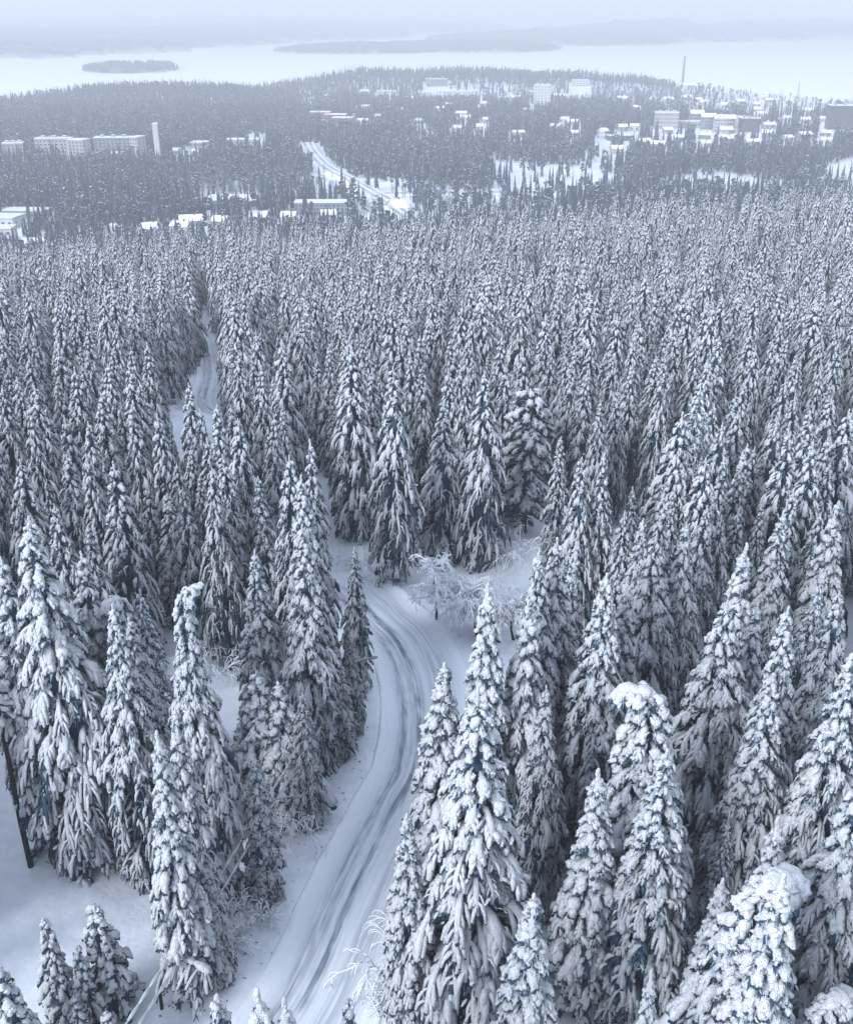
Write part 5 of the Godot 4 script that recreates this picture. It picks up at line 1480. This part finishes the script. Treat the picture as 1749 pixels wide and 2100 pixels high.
	for k in 3:
		var a := TAU * k / 3
		rod(L, PackedVector3Array([Vector3(cos(a), 0, sin(a)) * 1.6, Vector3(cos(a), 0, sin(a)) * 0.5 + Vector3(0, 34, 0)]), 0.22, 0.16, 4)
	for k in 16:
		var y := 1.0 + 2.05 * k
		var r := lerpf(1.6, 0.5, y / 34.0)
		for j in 3:
			var a := TAU * j / 3
			var b := TAU * (j + 1) / 3
			rod(L, PackedVector3Array([Vector3(cos(a) * r, y, sin(a) * r), Vector3(cos(b) * r, y + 1.9, sin(b) * r)]), 0.1, 0.1, 3)
	part("lattice", L.mesh(), M.steel, mast)
	var ant := Shape.new()
	rod(ant, PackedVector3Array([Vector3(0, 33, 0), Vector3(0, 38, 0)]), 0.18, 0.1, 5)
	part("antenna", ant.mesh(), M.steel, mast)


func ribbon(points: PackedVector2Array, half: float, lift: float, drop: float, color: Callable, across: int) -> ArrayMesh:
	var sh := Shape.new()
	var n := points.size()
	for i in n:
		var p := points[i]
		var dir := (points[mini(i + 1, n - 1)] - points[maxi(i - 1, 0)]).normalized()
		var side := Vector2(-dir.y, dir.x)
		var y := plain_height(p.x, p.y) + lift
		for k in across:
			var s := lerpf(-1.0, 1.0, float(k) / (across - 1))
			var q := p + side * (s * half)
			sh.v.append(Vector3(q.x, y - drop * smooth(0.72, 1.0, absf(s)), q.y))
			sh.c.append(color.call(s, i))
	for i in n - 1:
		for k in across - 1:
			var o := i * across + k
			sh.ix.append_array(PackedInt32Array([o, o + 1, o + across, o + 1, o + across + 1, o + across]))
	return sh.mesh()


func curve_through(k: PackedVector2Array, gap: float) -> PackedVector2Array:
	var out := PackedVector2Array()
	for i in k.size() - 1:
		var n := maxi(2, int(k[i].distance_to(k[i + 1]) / gap))
		for j in n:
			out.append(k[i].cubic_interpolate(k[i + 1], k[maxi(i - 1, 0)], k[mini(i + 2, k.size() - 1)], float(j) / n))
	out.append(k[k.size() - 1])
	return out


func town_road_and_rail() -> void:
	rng.seed = 400
	var snowy := Color(0.73, 0.755, 0.80)
	var grey := Color(0.2, 0.235, 0.285)
	var main_road := func(s: float, i: int) -> Color:
		var lane := exp(-pow((absf(s) - 0.3) / 0.17, 4))
		return snowy.lerp(grey, lane * (0.75 + 0.2 * sin(i * 0.9)))
	var rp := curve_through(PackedVector2Array([Vector2(-124.42, -1151.79), Vector2(-109.67, -1065.53), Vector2(-88.55, -972.80), Vector2(-64.36, -904.27), Vector2(-40.84, -825.99), Vector2(-25.98, -774.58), Vector2(-7.69, -674.38)]), 8.0)
	structure("town_road", ribbon(rp, 10.0, 3.4, 5.5, main_road, 21), M.road)
	var rail := func(s: float, _i: int) -> Color:
		var bed := exp(-pow((absf(s) - 0.38) / 0.2, 4))
		return snowy.lerp(Color(0.12, 0.14, 0.17), bed * 0.85)
	structure("railway_track", ribbon(curve_through(PackedVector2Array([Vector2(-131.29, -825.48), Vector2(-56.43, -832.84), Vector2(-0.36, -837.81), Vector2(100.22, -842.84)]), 12.0), 7.0, 1.4, 3.0, rail, 17), M.road)
	# the bridge that takes the road over the rails
	var at := Vector3(-52.60, 0.00, -865.13)
	var o := thing("road_bridge", "dark concrete bridge carrying the curving town road over the railway", "bridge", Vector3(at.x, plain_height(at.x, at.z), at.z), -1.28)
	part("deck", box(30, 0.9, 13), M.concrete, o, Vector3(0, 2.6, 0))
	for sx in [-9.0, 0.0, 9.0]:
		part("pier", box(1.2, 7, 11), M.concrete, o, Vector3(sx, -1.2, 0))
	for sz in [-1.0, 1.0]:
		part("railing", box(30, 1.0, 0.2), M.steel, o, Vector3(0, 3.6, 6.3 * sz))


# ------------------------------------------------------------------ woods of the valley and beyond the ice
func small_conifer(seed_: int, tall: float, wide: float, levels: int, white: float, per: int) -> Array:
	rng.seed = seed_
	var N := Shape.new()
	var S := Shape.new()
	for i in levels:
		var t := (i + 0.35) / levels
		var y := tall * (0.06 + 0.92 * t)
		var r := wide * pow(1.0 - t, 0.85) + 0.15
		var turn := rng.randf() * TAU
		for k in per:
			var a := turn + TAU * (k + rng.randf_range(-0.3, 0.3)) / per
			var rr := r * rng.randf_range(0.65, 1.2)
			var w := TAU / per * 0.62
			var top := Vector3(0, y + tall / levels * 1.15, 0)
			var p := Vector3(cos(a - w) * rr * 0.7, y, sin(a - w) * rr * 0.7)
			var q := Vector3(cos(a + w) * rr * 0.7, y, sin(a + w) * rr * 0.7)
			var e := Vector3(cos(a) * rr, y - tall / levels * 0.75, sin(a) * rr)
			N.tri(top, p, q)
			N.tri(p, e, q)
			if rng.randf() < white:
				var f := Vector3(cos(a), 0.9, sin(a)) * 0.16
				S.tri(top.lerp(p, 0.35) + f, p.lerp(e, 0.25) + f, q.lerp(p, 0.35) + f)
				S.tri(q.lerp(p, 0.35) + f, p.lerp(e, 0.4) + f, e.lerp(q, 0.25) + f)
	return [N.mesh(false), S.mesh(false)]


func round_pine(seed_: int, tall: float) -> Array:
	rng.seed = seed_
	var N := Shape.new()
	var S := Shape.new()
	rod(N, PackedVector3Array([Vector3(0, -0.5, 0), Vector3(0.2, tall * 0.5, 0), Vector3(0, tall * 0.9, 0)]), 0.25, 0.1, 5)
	for i in 26:
		var t := rng.randf_range(0.42, 1.0)
		var a := rng.randf() * TAU
		var r := tall * 0.2 * sqrt(maxf(0.05, 1.0 - pow(absf(t - 0.68) / 0.36, 2))) * rng.randf_range(0.4, 1.0)
		var p := Vector3(cos(a) * r * 0.3, tall * t - 0.6, sin(a) * r * 0.3)
		var e := Vector3(cos(a) * r, tall * t, sin(a) * r)
		lump(N, p, p.lerp(e, 0.5), e, 1.05, 0.7, 4, 5, 0.3, 0.7, 0.35)
		if rng.randf() < 0.6:
			lump(S, p.lerp(e, 0.3) + Vector3(0, 0.6, 0), p.lerp(e, 0.7) + Vector3(0, 0.62, 0), e + Vector3(0, 0.45, 0), 0.75, 0.2, 3, 5, 0.3, 0.7, 0.3)
	return [N.mesh(), S.mesh()]


func bare_tree(seed_: int, tall: float) -> Array:
	rng.seed = seed_
	var N := Shape.new()
	N.tri(Vector3(-0.14, -0.5, 0), Vector3(0.14, -0.5, 0), Vector3(0, tall, 0))
	N.tri(Vector3(0, -0.5, -0.14), Vector3(0, -0.5, 0.14), Vector3(0, tall, 0))
	for i in 64:
		var t := rng.randf_range(0.28, 0.95)
		var a := rng.randf() * TAU
		var l := tall * 0.24 * (1.15 - t * 0.7) * rng.randf_range(0.5, 1.2)
		var p := Vector3(0, tall * t, 0)
		var out := Vector3(cos(a), rng.randf_range(0.6, 1.4), sin(a)).normalized()
		p += out * (l * rng.randf_range(0.0, 0.5))
		var e := p + out * l + Vector3(rng.randf_range(-0.4, 0.4), 0, rng.randf_range(-0.4, 0.4))
		var s := out.cross(Vector3(rng.randf_range(-1, 1), 0.2, rng.randf_range(-1, 1))).normalized() * 0.1
		N.tri(p - s, p + s, e)
	return [N.mesh(false)]


func mass(called: String, parent: Node3D, meshes: Array, mats: Array, spots: Array) -> void:
	for j in meshes.size():
		var mm := MultiMesh.new()
		mm.transform_format = MultiMesh.TRANSFORM_3D
		mm.mesh = meshes[j]
		mm.instance_count = spots.size()
		for k in spots.size():
			mm.set_instance_transform(k, spots[k])
		var o := MultiMeshInstance3D.new()
		o.name = called
		o.multimesh = mm
		o.material_override = mats[j]
		o.set_meta("kind", "stuff")
		parent.add_child(o, true)


func valley_woods() -> void:
	rng.seed = 500
	var conifers := [small_conifer(501, 17, 2.3, 10, 0.2, 7), small_conifer(502, 18, 2.0, 10, 0.13, 7), small_conifer(503, 15, 2.5, 9, 0.28, 7), small_conifer(504, 19, 2.1, 11, 0.06, 7)]
	var pines := [round_pine(511, 16), round_pine(512, 15)]
	var bares := [bare_tree(521, 13), bare_tree(522, 11)]
	var open := [PackedVector2Array([Vector2(48.10, -1082.23), Vector2(67.90, -1028.72), Vector2(93.81, -1022.38), Vector2(126.67, -1003.79), Vector2(168.56, -1009.92), Vector2(159.29, -871.55), Vector2(119.15, -820.64), Vector2(87.05, -820.64), Vector2(57.30, -858.28)]),
		PackedVector2Array([Vector2(185.10, -893.61), Vector2(215.36, -935.39), Vector2(258.55, -962.80), Vector2(278.40, -930.08), Vector2(306.83, -893.61), Vector2(261.85, -820.64), Vector2(171.72, -815.86)]),
		PackedVector2Array([Vector2(343.75, -979.98), Vector2(422.16, -1068.37), Vector2(335.73, -808.78), Vector2(289.98, -808.78)]),
		PackedVector2Array([Vector2(-221.06, -1987.46), Vector2(-191.68, -1993.80), Vector2(-149.05, -1539.71), Vector2(-170.26, -1520.24)]),
		PackedVector2Array([Vector2(-98.09, -904.37), Vector2(-83.97, -946.18), Vector2(-58.26, -924.83), Vector2(-2.37, -914.49), Vector2(-9.48, -840.32), Vector2(-47.86, -808.78), Vector2(-75.40, -801.81)]),
		PackedVector2Array([Vector2(-0.38, -866.20), Vector2(91.04, -860.90), Vector2(86.10, -811.12), Vector2(-0.35, -811.12)]),
		PackedVector2Array([Vector2(168.08, -1129.73), Vector2(199.75, -1103.67), Vector2(182.68, -1003.79), Vector2(144.73, -1009.92)]),
		PackedVector2Array([Vector2(-14.89, -1354.77), Vector2(-0.55, -1306.04), Vector2(15.25, -1238.95), Vector2(11.67, -1141.25), Vector2(-10.62, -1189.65)]),
		PackedVector2Array([Vector2(-205.34, -1189.65), Vector2(-191.34, -1306.04), Vector2(-164.88, -1189.65), Vector2(-165.06, -1118.42)]),
		PackedVector2Array([Vector2(-257.22, -1103.67), Vector2(-224.51, -1092.85), Vector2(-207.24, -1003.79), Vector2(-236.60, -1009.92)]),
		PackedVector2Array([Vector2(-300.50, -740.61), Vector2(-274.54, -740.61), Vector2(-252.03, -683.08), Vector2(-277.20, -669.75)])]
	var keep := [[-396.1, 1061.0, 15.6, 43.4, 14.0], [-357.2, 1063.4, 22.8, 43.6, 13.0], [-324.6, 1034.4, 13.8, 42.3, 14.0], [-305.1, 1080.1, 23.4, 44.3, 13.0], [-273.3, 1047.9, 10.6, 42.9, 14.0], [-293.4, 1052.7, 16.1, 43.1, 14.0], [-248.6, 1021.0, 7.4, 25.0, 11.0], [-227.2, 1111.8, 14.8, 45.7, 16.0], [-186.0, 1126.8, 22.5, 46.3, 14.0], [-225.3, 1072.7, 7.2, 44.0, 9.0], [-245.0, 1083.5, 8.5, 44.4, 9.0], [-230.4, 1044.6, 8.7, 42.7, 9.0], [-138.9, 778.0, 27.3, 32.0, 26.0], [-70.9, 748.2, 25.9, 30.8, 13.0], [-154.2, 703.0, 12.5, 28.9, 11.0], [-133.4, 696.5, 9.7, 28.7, 10.0], [-155.4, 680.8, 10.9, 28.0, 10.0], [-173.8, 673.6, 10.3, 27.6, 11.0], [-200.4, 683.8, 6.7, 27.8, 9.0], [-111.2, 712.9, 11.2, 29.5, 11.0], [-90.4, 708.1, 9.8, 29.4, 10.0], [-66.0, 721.3, 9.9, 29.9, 10.0], [-21.1, 756.9, 12.1, 31.2, 18.0], [-274.5, 741.0, 20.8, 30.2, 14.0], [-278.5, 712.1, 16.6, 28.9, 18.0], [-264.1, 662.9, 14.5, 26.7, 14.0], [-238.3, 646.7, 11.8, 26.0, 10.0], [-140.0, 1480.7, 20.0, 135.8, 16.0], [-118.9, 1468.4, 20.8, 134.8, 16.0], [-105.6, 1416.1, 19.8, 130.6, 16.0], [55.3, 1992.9, 42.6, 165.0, 16.0], [181.6, 1771.0, 19.5, 165.0, 16.0], [232.8, 1992.0, 16.4, 165.0, 12.0], [253.7, 1934.7, 13.9, 165.0, 12.0], [333.8, 1907.1, 17.5, 165.0, 14.0], [306.9, 1646.9, 9.7, 146.9, 10.0], [374.3, 1865.3, 13.2, 165.0, 11.0], [402.4, 1875.1, 13.6, 165.0, 12.0], [537.8, 2337.4, 22.9, 165.0, 16.0], [286.8, 1336.4, 20.2, 124.0, 14.0], [319.1, 1348.2, 20.2, 124.9, 14.0], [331.4, 1373.3, 13.7, 127.0, 13.0], [333.1, 1322.2, 14.2, 122.8, 13.0], [343.4, 1288.1, 17.6, 119.9, 13.0], [373.7, 1326.6, 10.2, 123.2, 12.0], [374.2, 1293.7, 16.8, 120.4, 13.0], [497.8, 1334.7, 25.7, 123.8, 16.0], [192.7, 1215.0, 8.9, 113.8, 10.0], [228.2, 1297.6, 9.5, 120.7, 9.0], [243.3, 1303.8, 9.6, 121.2, 9.0], [275.6, 1273.0, 9.9, 118.7, 9.0], [208.6, 1196.4, 18.9, 49.3, 12.0], [222.7, 1152.8, 15.7, 47.4, 12.0], [186.9, 1085.2, 10.8, 44.5, 10.0], [35.6, 1297.2, 10.3, 120.7, 10.0], [60.8, 1279.6, 8.2, 119.2, 9.0], [73.7, 1410.4, 7.7, 130.1, 9.0], [128.8, 1891.0, 12.1, 165.0, 10.0], [151.8, 1923.5, 12.8, 165.0, 10.0], [18.9, 2074.1, 25.0, 165.0, 14.0], [460.7, 1432.4, 9.5, 131.9, 9.0], [478.2, 1410.4, 10.4, 130.1, 9.0], [-71.1, 2007.0, 23.1, 165.0, 13.0], [-3.7, 1981.1, 16.6, 165.0, 13.0], [287.7, 2122.0, 20.8, 165.0, 12.0], [269.9, 1186.3, 9.0, 88.9, 8], [343.8, 1278.0, 11.0, 95.3, 8], [452.2, 1872.5, 9.0, 128.5, 8], [418.2, 1162.9, 9.5, 87.1, 8], [443.9, 1236.4, 9.5, 92.5, 8], [563.9, 1856.0, 9.5, 127.7, 8], [511.9, 1741.2, 9.0, 122.2, 8], [585.6, 1818.4, 9.0, 125.9, 8], [283.7, 1130.5, 9.0, 84.5, 8], [378.5, 1235.2, 9.0, 92.4, 8], [455.6, 1724.8, 9.5, 121.4, 8], [536.1, 1575.3, 11.0, 113.9, 8], [303.5, 1212.3, 10.5, 90.8, 8], [413.7, 1216.3, 11.0, 91.1, 8], [580.7, 1947.4, 9.5, 131.9, 8], [336.5, 1147.0, 10.5, 85.8, 8], [384.3, 1182.3, 9.0, 88.6, 8], [440.5, 1790.1, 9.0, 124.6, 8], [318.5, 1177.0, 9.5, 88.2, 8], [505.5, 1421.9, 9.0, 104.8, 8], [451.0, 1509.4, 9.5, 110.4, 8], [236.1, 1131.3, 11.0, 84.5, 8], [475.1, 1608.7, 9.5, 115.6, 8], [409.9, 1336.5, 11.0, 99.2, 8], [451.4, 1949.9, 10.5, 132.0, 8], [504.8, 1813.5, 11.0, 125.7, 8], [180.6, 1377.1, 11.0, 101.9, 8], [-9.5, 1392.6, 9.0, 102.9, 8], [35.0, 1722.1, 9.5, 121.3, 8], [-29.7, 1914.7, 11.0, 130.4, 8], [175.9, 1417.3, 9.5, 104.5, 8], [19.5, 1618.4, 11.0, 116.1, 8], [274.5, 1927.1, 10.5, 131.0, 8], [50.3, 1444.0, 11.0, 106.3, 8], [47.2, 1512.0, 11.0, 110.6, 8], [79.3, 1647.5, 9.5, 117.6, 8], [163.1, 1231.9, 9.0, 92.2, 8], [101.2, 1233.4, 11.0, 92.3, 8], [90.2, 1755.6, 10.5, 122.9, 8], [170.5, 1690.6, 9.5, 119.7, 8], [141.5, 1577.3, 9.5, 114.0, 8], [152.3, 1316.9, 9.5, 97.9, 8], [-78.9, 1390.5, 11.0, 102.8, 8], [-89.5, 1666.6, 9.5, 118.5, 8], [-61.8, 1458.8, 9.0, 107.2, 8], [-175.0, 1982.0, 9.0, 134.0, 8], [-98.7, 1632.9, 11.0, 116.8, 8], [-110.9, 2021.4, 11.0, 141.4, 8], [-34.9, 1597.0, 9.5, 115.0, 8]]
	var road := curve_through(PackedVector2Array([Vector2(-124.42, -1151.79), Vector2(-109.67, -1065.53), Vector2(-88.55, -972.80), Vector2(-64.36, -904.27), Vector2(-40.84, -825.99), Vector2(-25.98, -774.58), Vector2(-7.69, -674.38)]), 12.0)
	var spots := {}
	for i in 8:
		spots[i] = []
	var d := 560.0
	while d < 2620.0:
		var gap := 5.2 + 0.0017 * (d - 560.0)
		var half := 0.5 * d + 25.0
		var x := -half + rng.randf() * gap
		while x < half:
			var p := Vector2(x + rng.randf_range(-0.45, 0.45) * gap, -d + rng.randf_range(-0.45, 0.45) * gap)
			x += gap
			var dd := -p.y
			if dd > shore_distance(p.x) - 25.0 or rng.randf() < 0.1:
				continue
			var skip := false
			for o in open:
				var wave := Vector2(patch.get_noise_2d(p.x * 8.0, p.y * 8.0), patch.get_noise_2d(p.y * 8.0, p.x * 8.0)) * 26.0
				if Geometry2D.is_point_in_polygon(p + wave, o) and rng.randf() < 0.94:
					skip = true
					break
			if skip:
				continue
			for k in keep:
				# a building and the view of it from our side: half width, how far the open ground runs towards us
				if absf(p.x - k[0] * (dd / k[1])) < k[2] and dd < k[1] + k[4] and dd > k[1] - k[3]:
					skip = true
					break
			if skip:
				continue
			for q in road:
				if p.distance_squared_to(q) < 190.0:
					skip = true
					break
			if skip:
				continue
			var n := patch.get_noise_2d(p.x, p.y)
			var u := p.x / dd
			# the thinly wooded strip of town towards the right-hand shore
			var thin := maxf(smooth(0.17, 0.24, u) * smooth(1420, 1540, dd), 0.75 * smooth(-0.04, 0.02, u) * smooth(1750, 1850, dd) * (1.0 - smooth(2050, 2150, dd)))
			var rail_side := smooth(-0.12, -0.04, u) * (1.0 - smooth(0.1, 0.2, u)) * (1.0 - smooth(800, 900, dd)) * smooth(600, 680, dd)
			
			if rng.randf() < maxf(maxf(thin * 0.66, rail_side * 0.5), 0.3 * smooth(0.11, 0.17, u) * smooth(1150, 1250, dd)):
				continue
			var which := 0
			var r := rng.randf()
			var leafless := clampf(0.12 + 0.5 * n, 0.02, 0.5)
			leafless = maxf(leafless, maxf(0.8 * thin, 0.6 * rail_side))
			leafless = maxf(leafless, 0.75 * smooth(-0.26, -0.2, u) * (1.0 - smooth(-0.08, -0.04, u)) * smooth(780, 830, dd) * (1.0 - smooth(900, 960, dd)))
			if r < leafless:
				which = 6 + rng.randi() % 2
			elif r < leafless + 0.14:
				which = 4 + rng.randi() % 2
			else:
				which = rng.randi() % 4
			var s := rng.randf_range(0.75, 1.15)
			s *= 1.0 - 0.4 * smooth(0.24, 0.3, u) * smooth(1600, 1750, dd)
			if dd < 690.0:
				s *= 0.75
			var y := plain_height(p.x, p.y)
			if dd > 2000.0:
				y = height(p.x, p.y)
			spots[which].append(Transform3D(Basis(Vector3.UP, rng.randf() * TAU).scaled(Vector3(s, s * rng.randf_range(0.9, 1.12), s)), Vector3(p.x, y, p.y)))
		d += gap * 0.9
	var o := thing("valley_woods", "hazy blue-grey woods of conifers and bare trees filling the valley around the town", "woods", Vector3.ZERO)
	o.set_meta("kind", "stuff")
	var total := 0
	for i in 8:
		total += spots[i].size()
		if i < 4:
			mass("conifer_mass", o, conifers[i], [M.town_needles, M.rime], spots[i])
		elif i < 6:
			mass("pine_mass", o, pines[i - 4], [M.town_needles, M.snow], spots[i])
		else:
			mass("bare_tree_mass", o, bares[i - 6], [M.twig], spots[i])
	print("valley trees ", total)
	# the few dark trees that stand out singly
	for t in [
		["dark pair's left spruce on the snowy strip by the town road", 0, -46.2, -866.2, 1.15],
		["dark pair's right spruce on the snowy strip by the town road", 0, -39.7, -863.5, 1.25],
		["single dark spruce left of the road bridge", 0, -65.3, -840.3, 1.2],
		["dark spruce between the wide low hall and the long apartment building", 0, -116.7, -772.4, 1.4],
		["bushy dark spruce right of the wide low hall", 0, -111.3, -764.8, 1.3],
		["round dark pine in front of the wide low hall", 1, -129.3, -726.3, 1.0],
		["round dark pine left of the wide snow-roofed house", 1, -172.5, -715.5, 1.1],
		["biggest round pine among the houses at the left forest edge", 1, -222.0, -701.5, 1.35],
		["round pine beside the biggest one at the left forest edge", 1, -225.4, -684.8, 1.1],
		["dark spruce in front of the flat-roofed building at the left edge", 0, -255.4, -691.3, 1.3],
		["dark round tree right of the big white gabled hall", 1, -7.7, -762.5, 1.0],
		["small dark spruce behind the long low apartment building", 0, -23.2, -877.0, 0.9],
	]:
		var kind: Array = conifers[3] if t[1] == 0 else pines[0]
		var k := thing("spruce_tree" if t[1] == 0 else "pine_tree", t[0], "spruce" if t[1] == 0 else "pine", Vector3(t[2], plain_height(t[2], t[3]), t[3]), t[2], "single dark trees at the edge of town")
		k.scale = Vector3.ONE * t[4]
		part("crown", kind[0], M.town_needles, k)
		part("snow_load", kind[1], M.snow, k)


func far_woods() -> void:
	rng.seed = 600
	var grove := Shape.new()
	for i in 9:
		var c := Vector3(rng.randf_range(-11, 11), 0, rng.randf_range(-11, 11))
		var tall := rng.randf_range(11, 17)
		var r := rng.randf_range(2.2, 3.4)
		for k in 5:
			var a := TAU * k / 5
			var b := TAU * (k + 1) / 5
			grove.tri(c + Vector3(cos(a) * r, 1, sin(a) * r), c + Vector3(cos(b) * r, 1, sin(b) * r), c + Vector3(0, tall, 0))
	var spots := []
	for b in FAR_LAND:
		var n := int(clampf(b[2] * b[3] * PI / 420.0, 60, 4200))
		for i in n:
			var a := rng.randf() * TAU
			var r := sqrt(rng.randf())
			var x: float = b[0] + cos(a) * r * b[2]
			var d: float = b[1] + sin(a) * r * b[3]
			if absf(x) > 0.5 * d:
				continue
			var f := far_land(x, d)
			if f < 1.5 or (absf(x + 1395.0) < 70.0 and absf(d - 5150.0) < 260.0):
				continue
			var s := rng.randf_range(0.7, 1.15)
			spots.append(Transform3D(Basis(Vector3.UP, a).scaled(Vector3(s, s, s)), Vector3(x, f - 101.5, -d)))
	var o := thing("far_shore_woods", "faint wooded islands and far shores beyond the frozen lake", "woods", Vector3.ZERO)
	o.set_meta("kind", "stuff")
	mass("wood_mass", o, [grove.mesh(false)], [M.town_needles], spots)
	print("far groves ", spots.size())


func litter() -> void:
	rng.seed = 700
	var sh := Shape.new()
	sh.tri(Vector3(-0.5, 0, 0), Vector3(0.5, 0, 0.08), Vector3(0.1, 0.1, 0.35))
	sh.tri(Vector3(-0.2, 0, -0.3), Vector3(0.25, 0.05, -0.1), Vector3(0.0, 0.12, 0.2))
	var spots := []
	for i in 900:
		var k := rng.randi_range(4, mini(190, road_points.size() - 2))
		var p := road_points[k]
		var dir := (road_points[k + 1] - p).normalized()
		var s := -rng.randf_range(3.3, 7.5) if rng.randf() < 0.8 else rng.randf_range(3.3, 6.0)
		var q := p + Vector2(-dir.y, dir.x) * s
		var z := rng.randf_range(0.05, 0.2) * (1.0 if rng.randf() < 0.85 else 1.7)
		spots.append(Transform3D(Basis(Vector3.UP, rng.randf() * TAU).scaled(Vector3(z, z, z)), Vector3(q.x, height(q.x, q.y) + 0.02, q.y)))
	var o := thing("twig_litter", "small dark twigs and crumbs scattered over the snowy road verge", "litter", Vector3.ZERO)
	o.set_meta("kind", "stuff")
	mass("twig_litter", o, [sh.mesh(false)], [M.twig], spots)
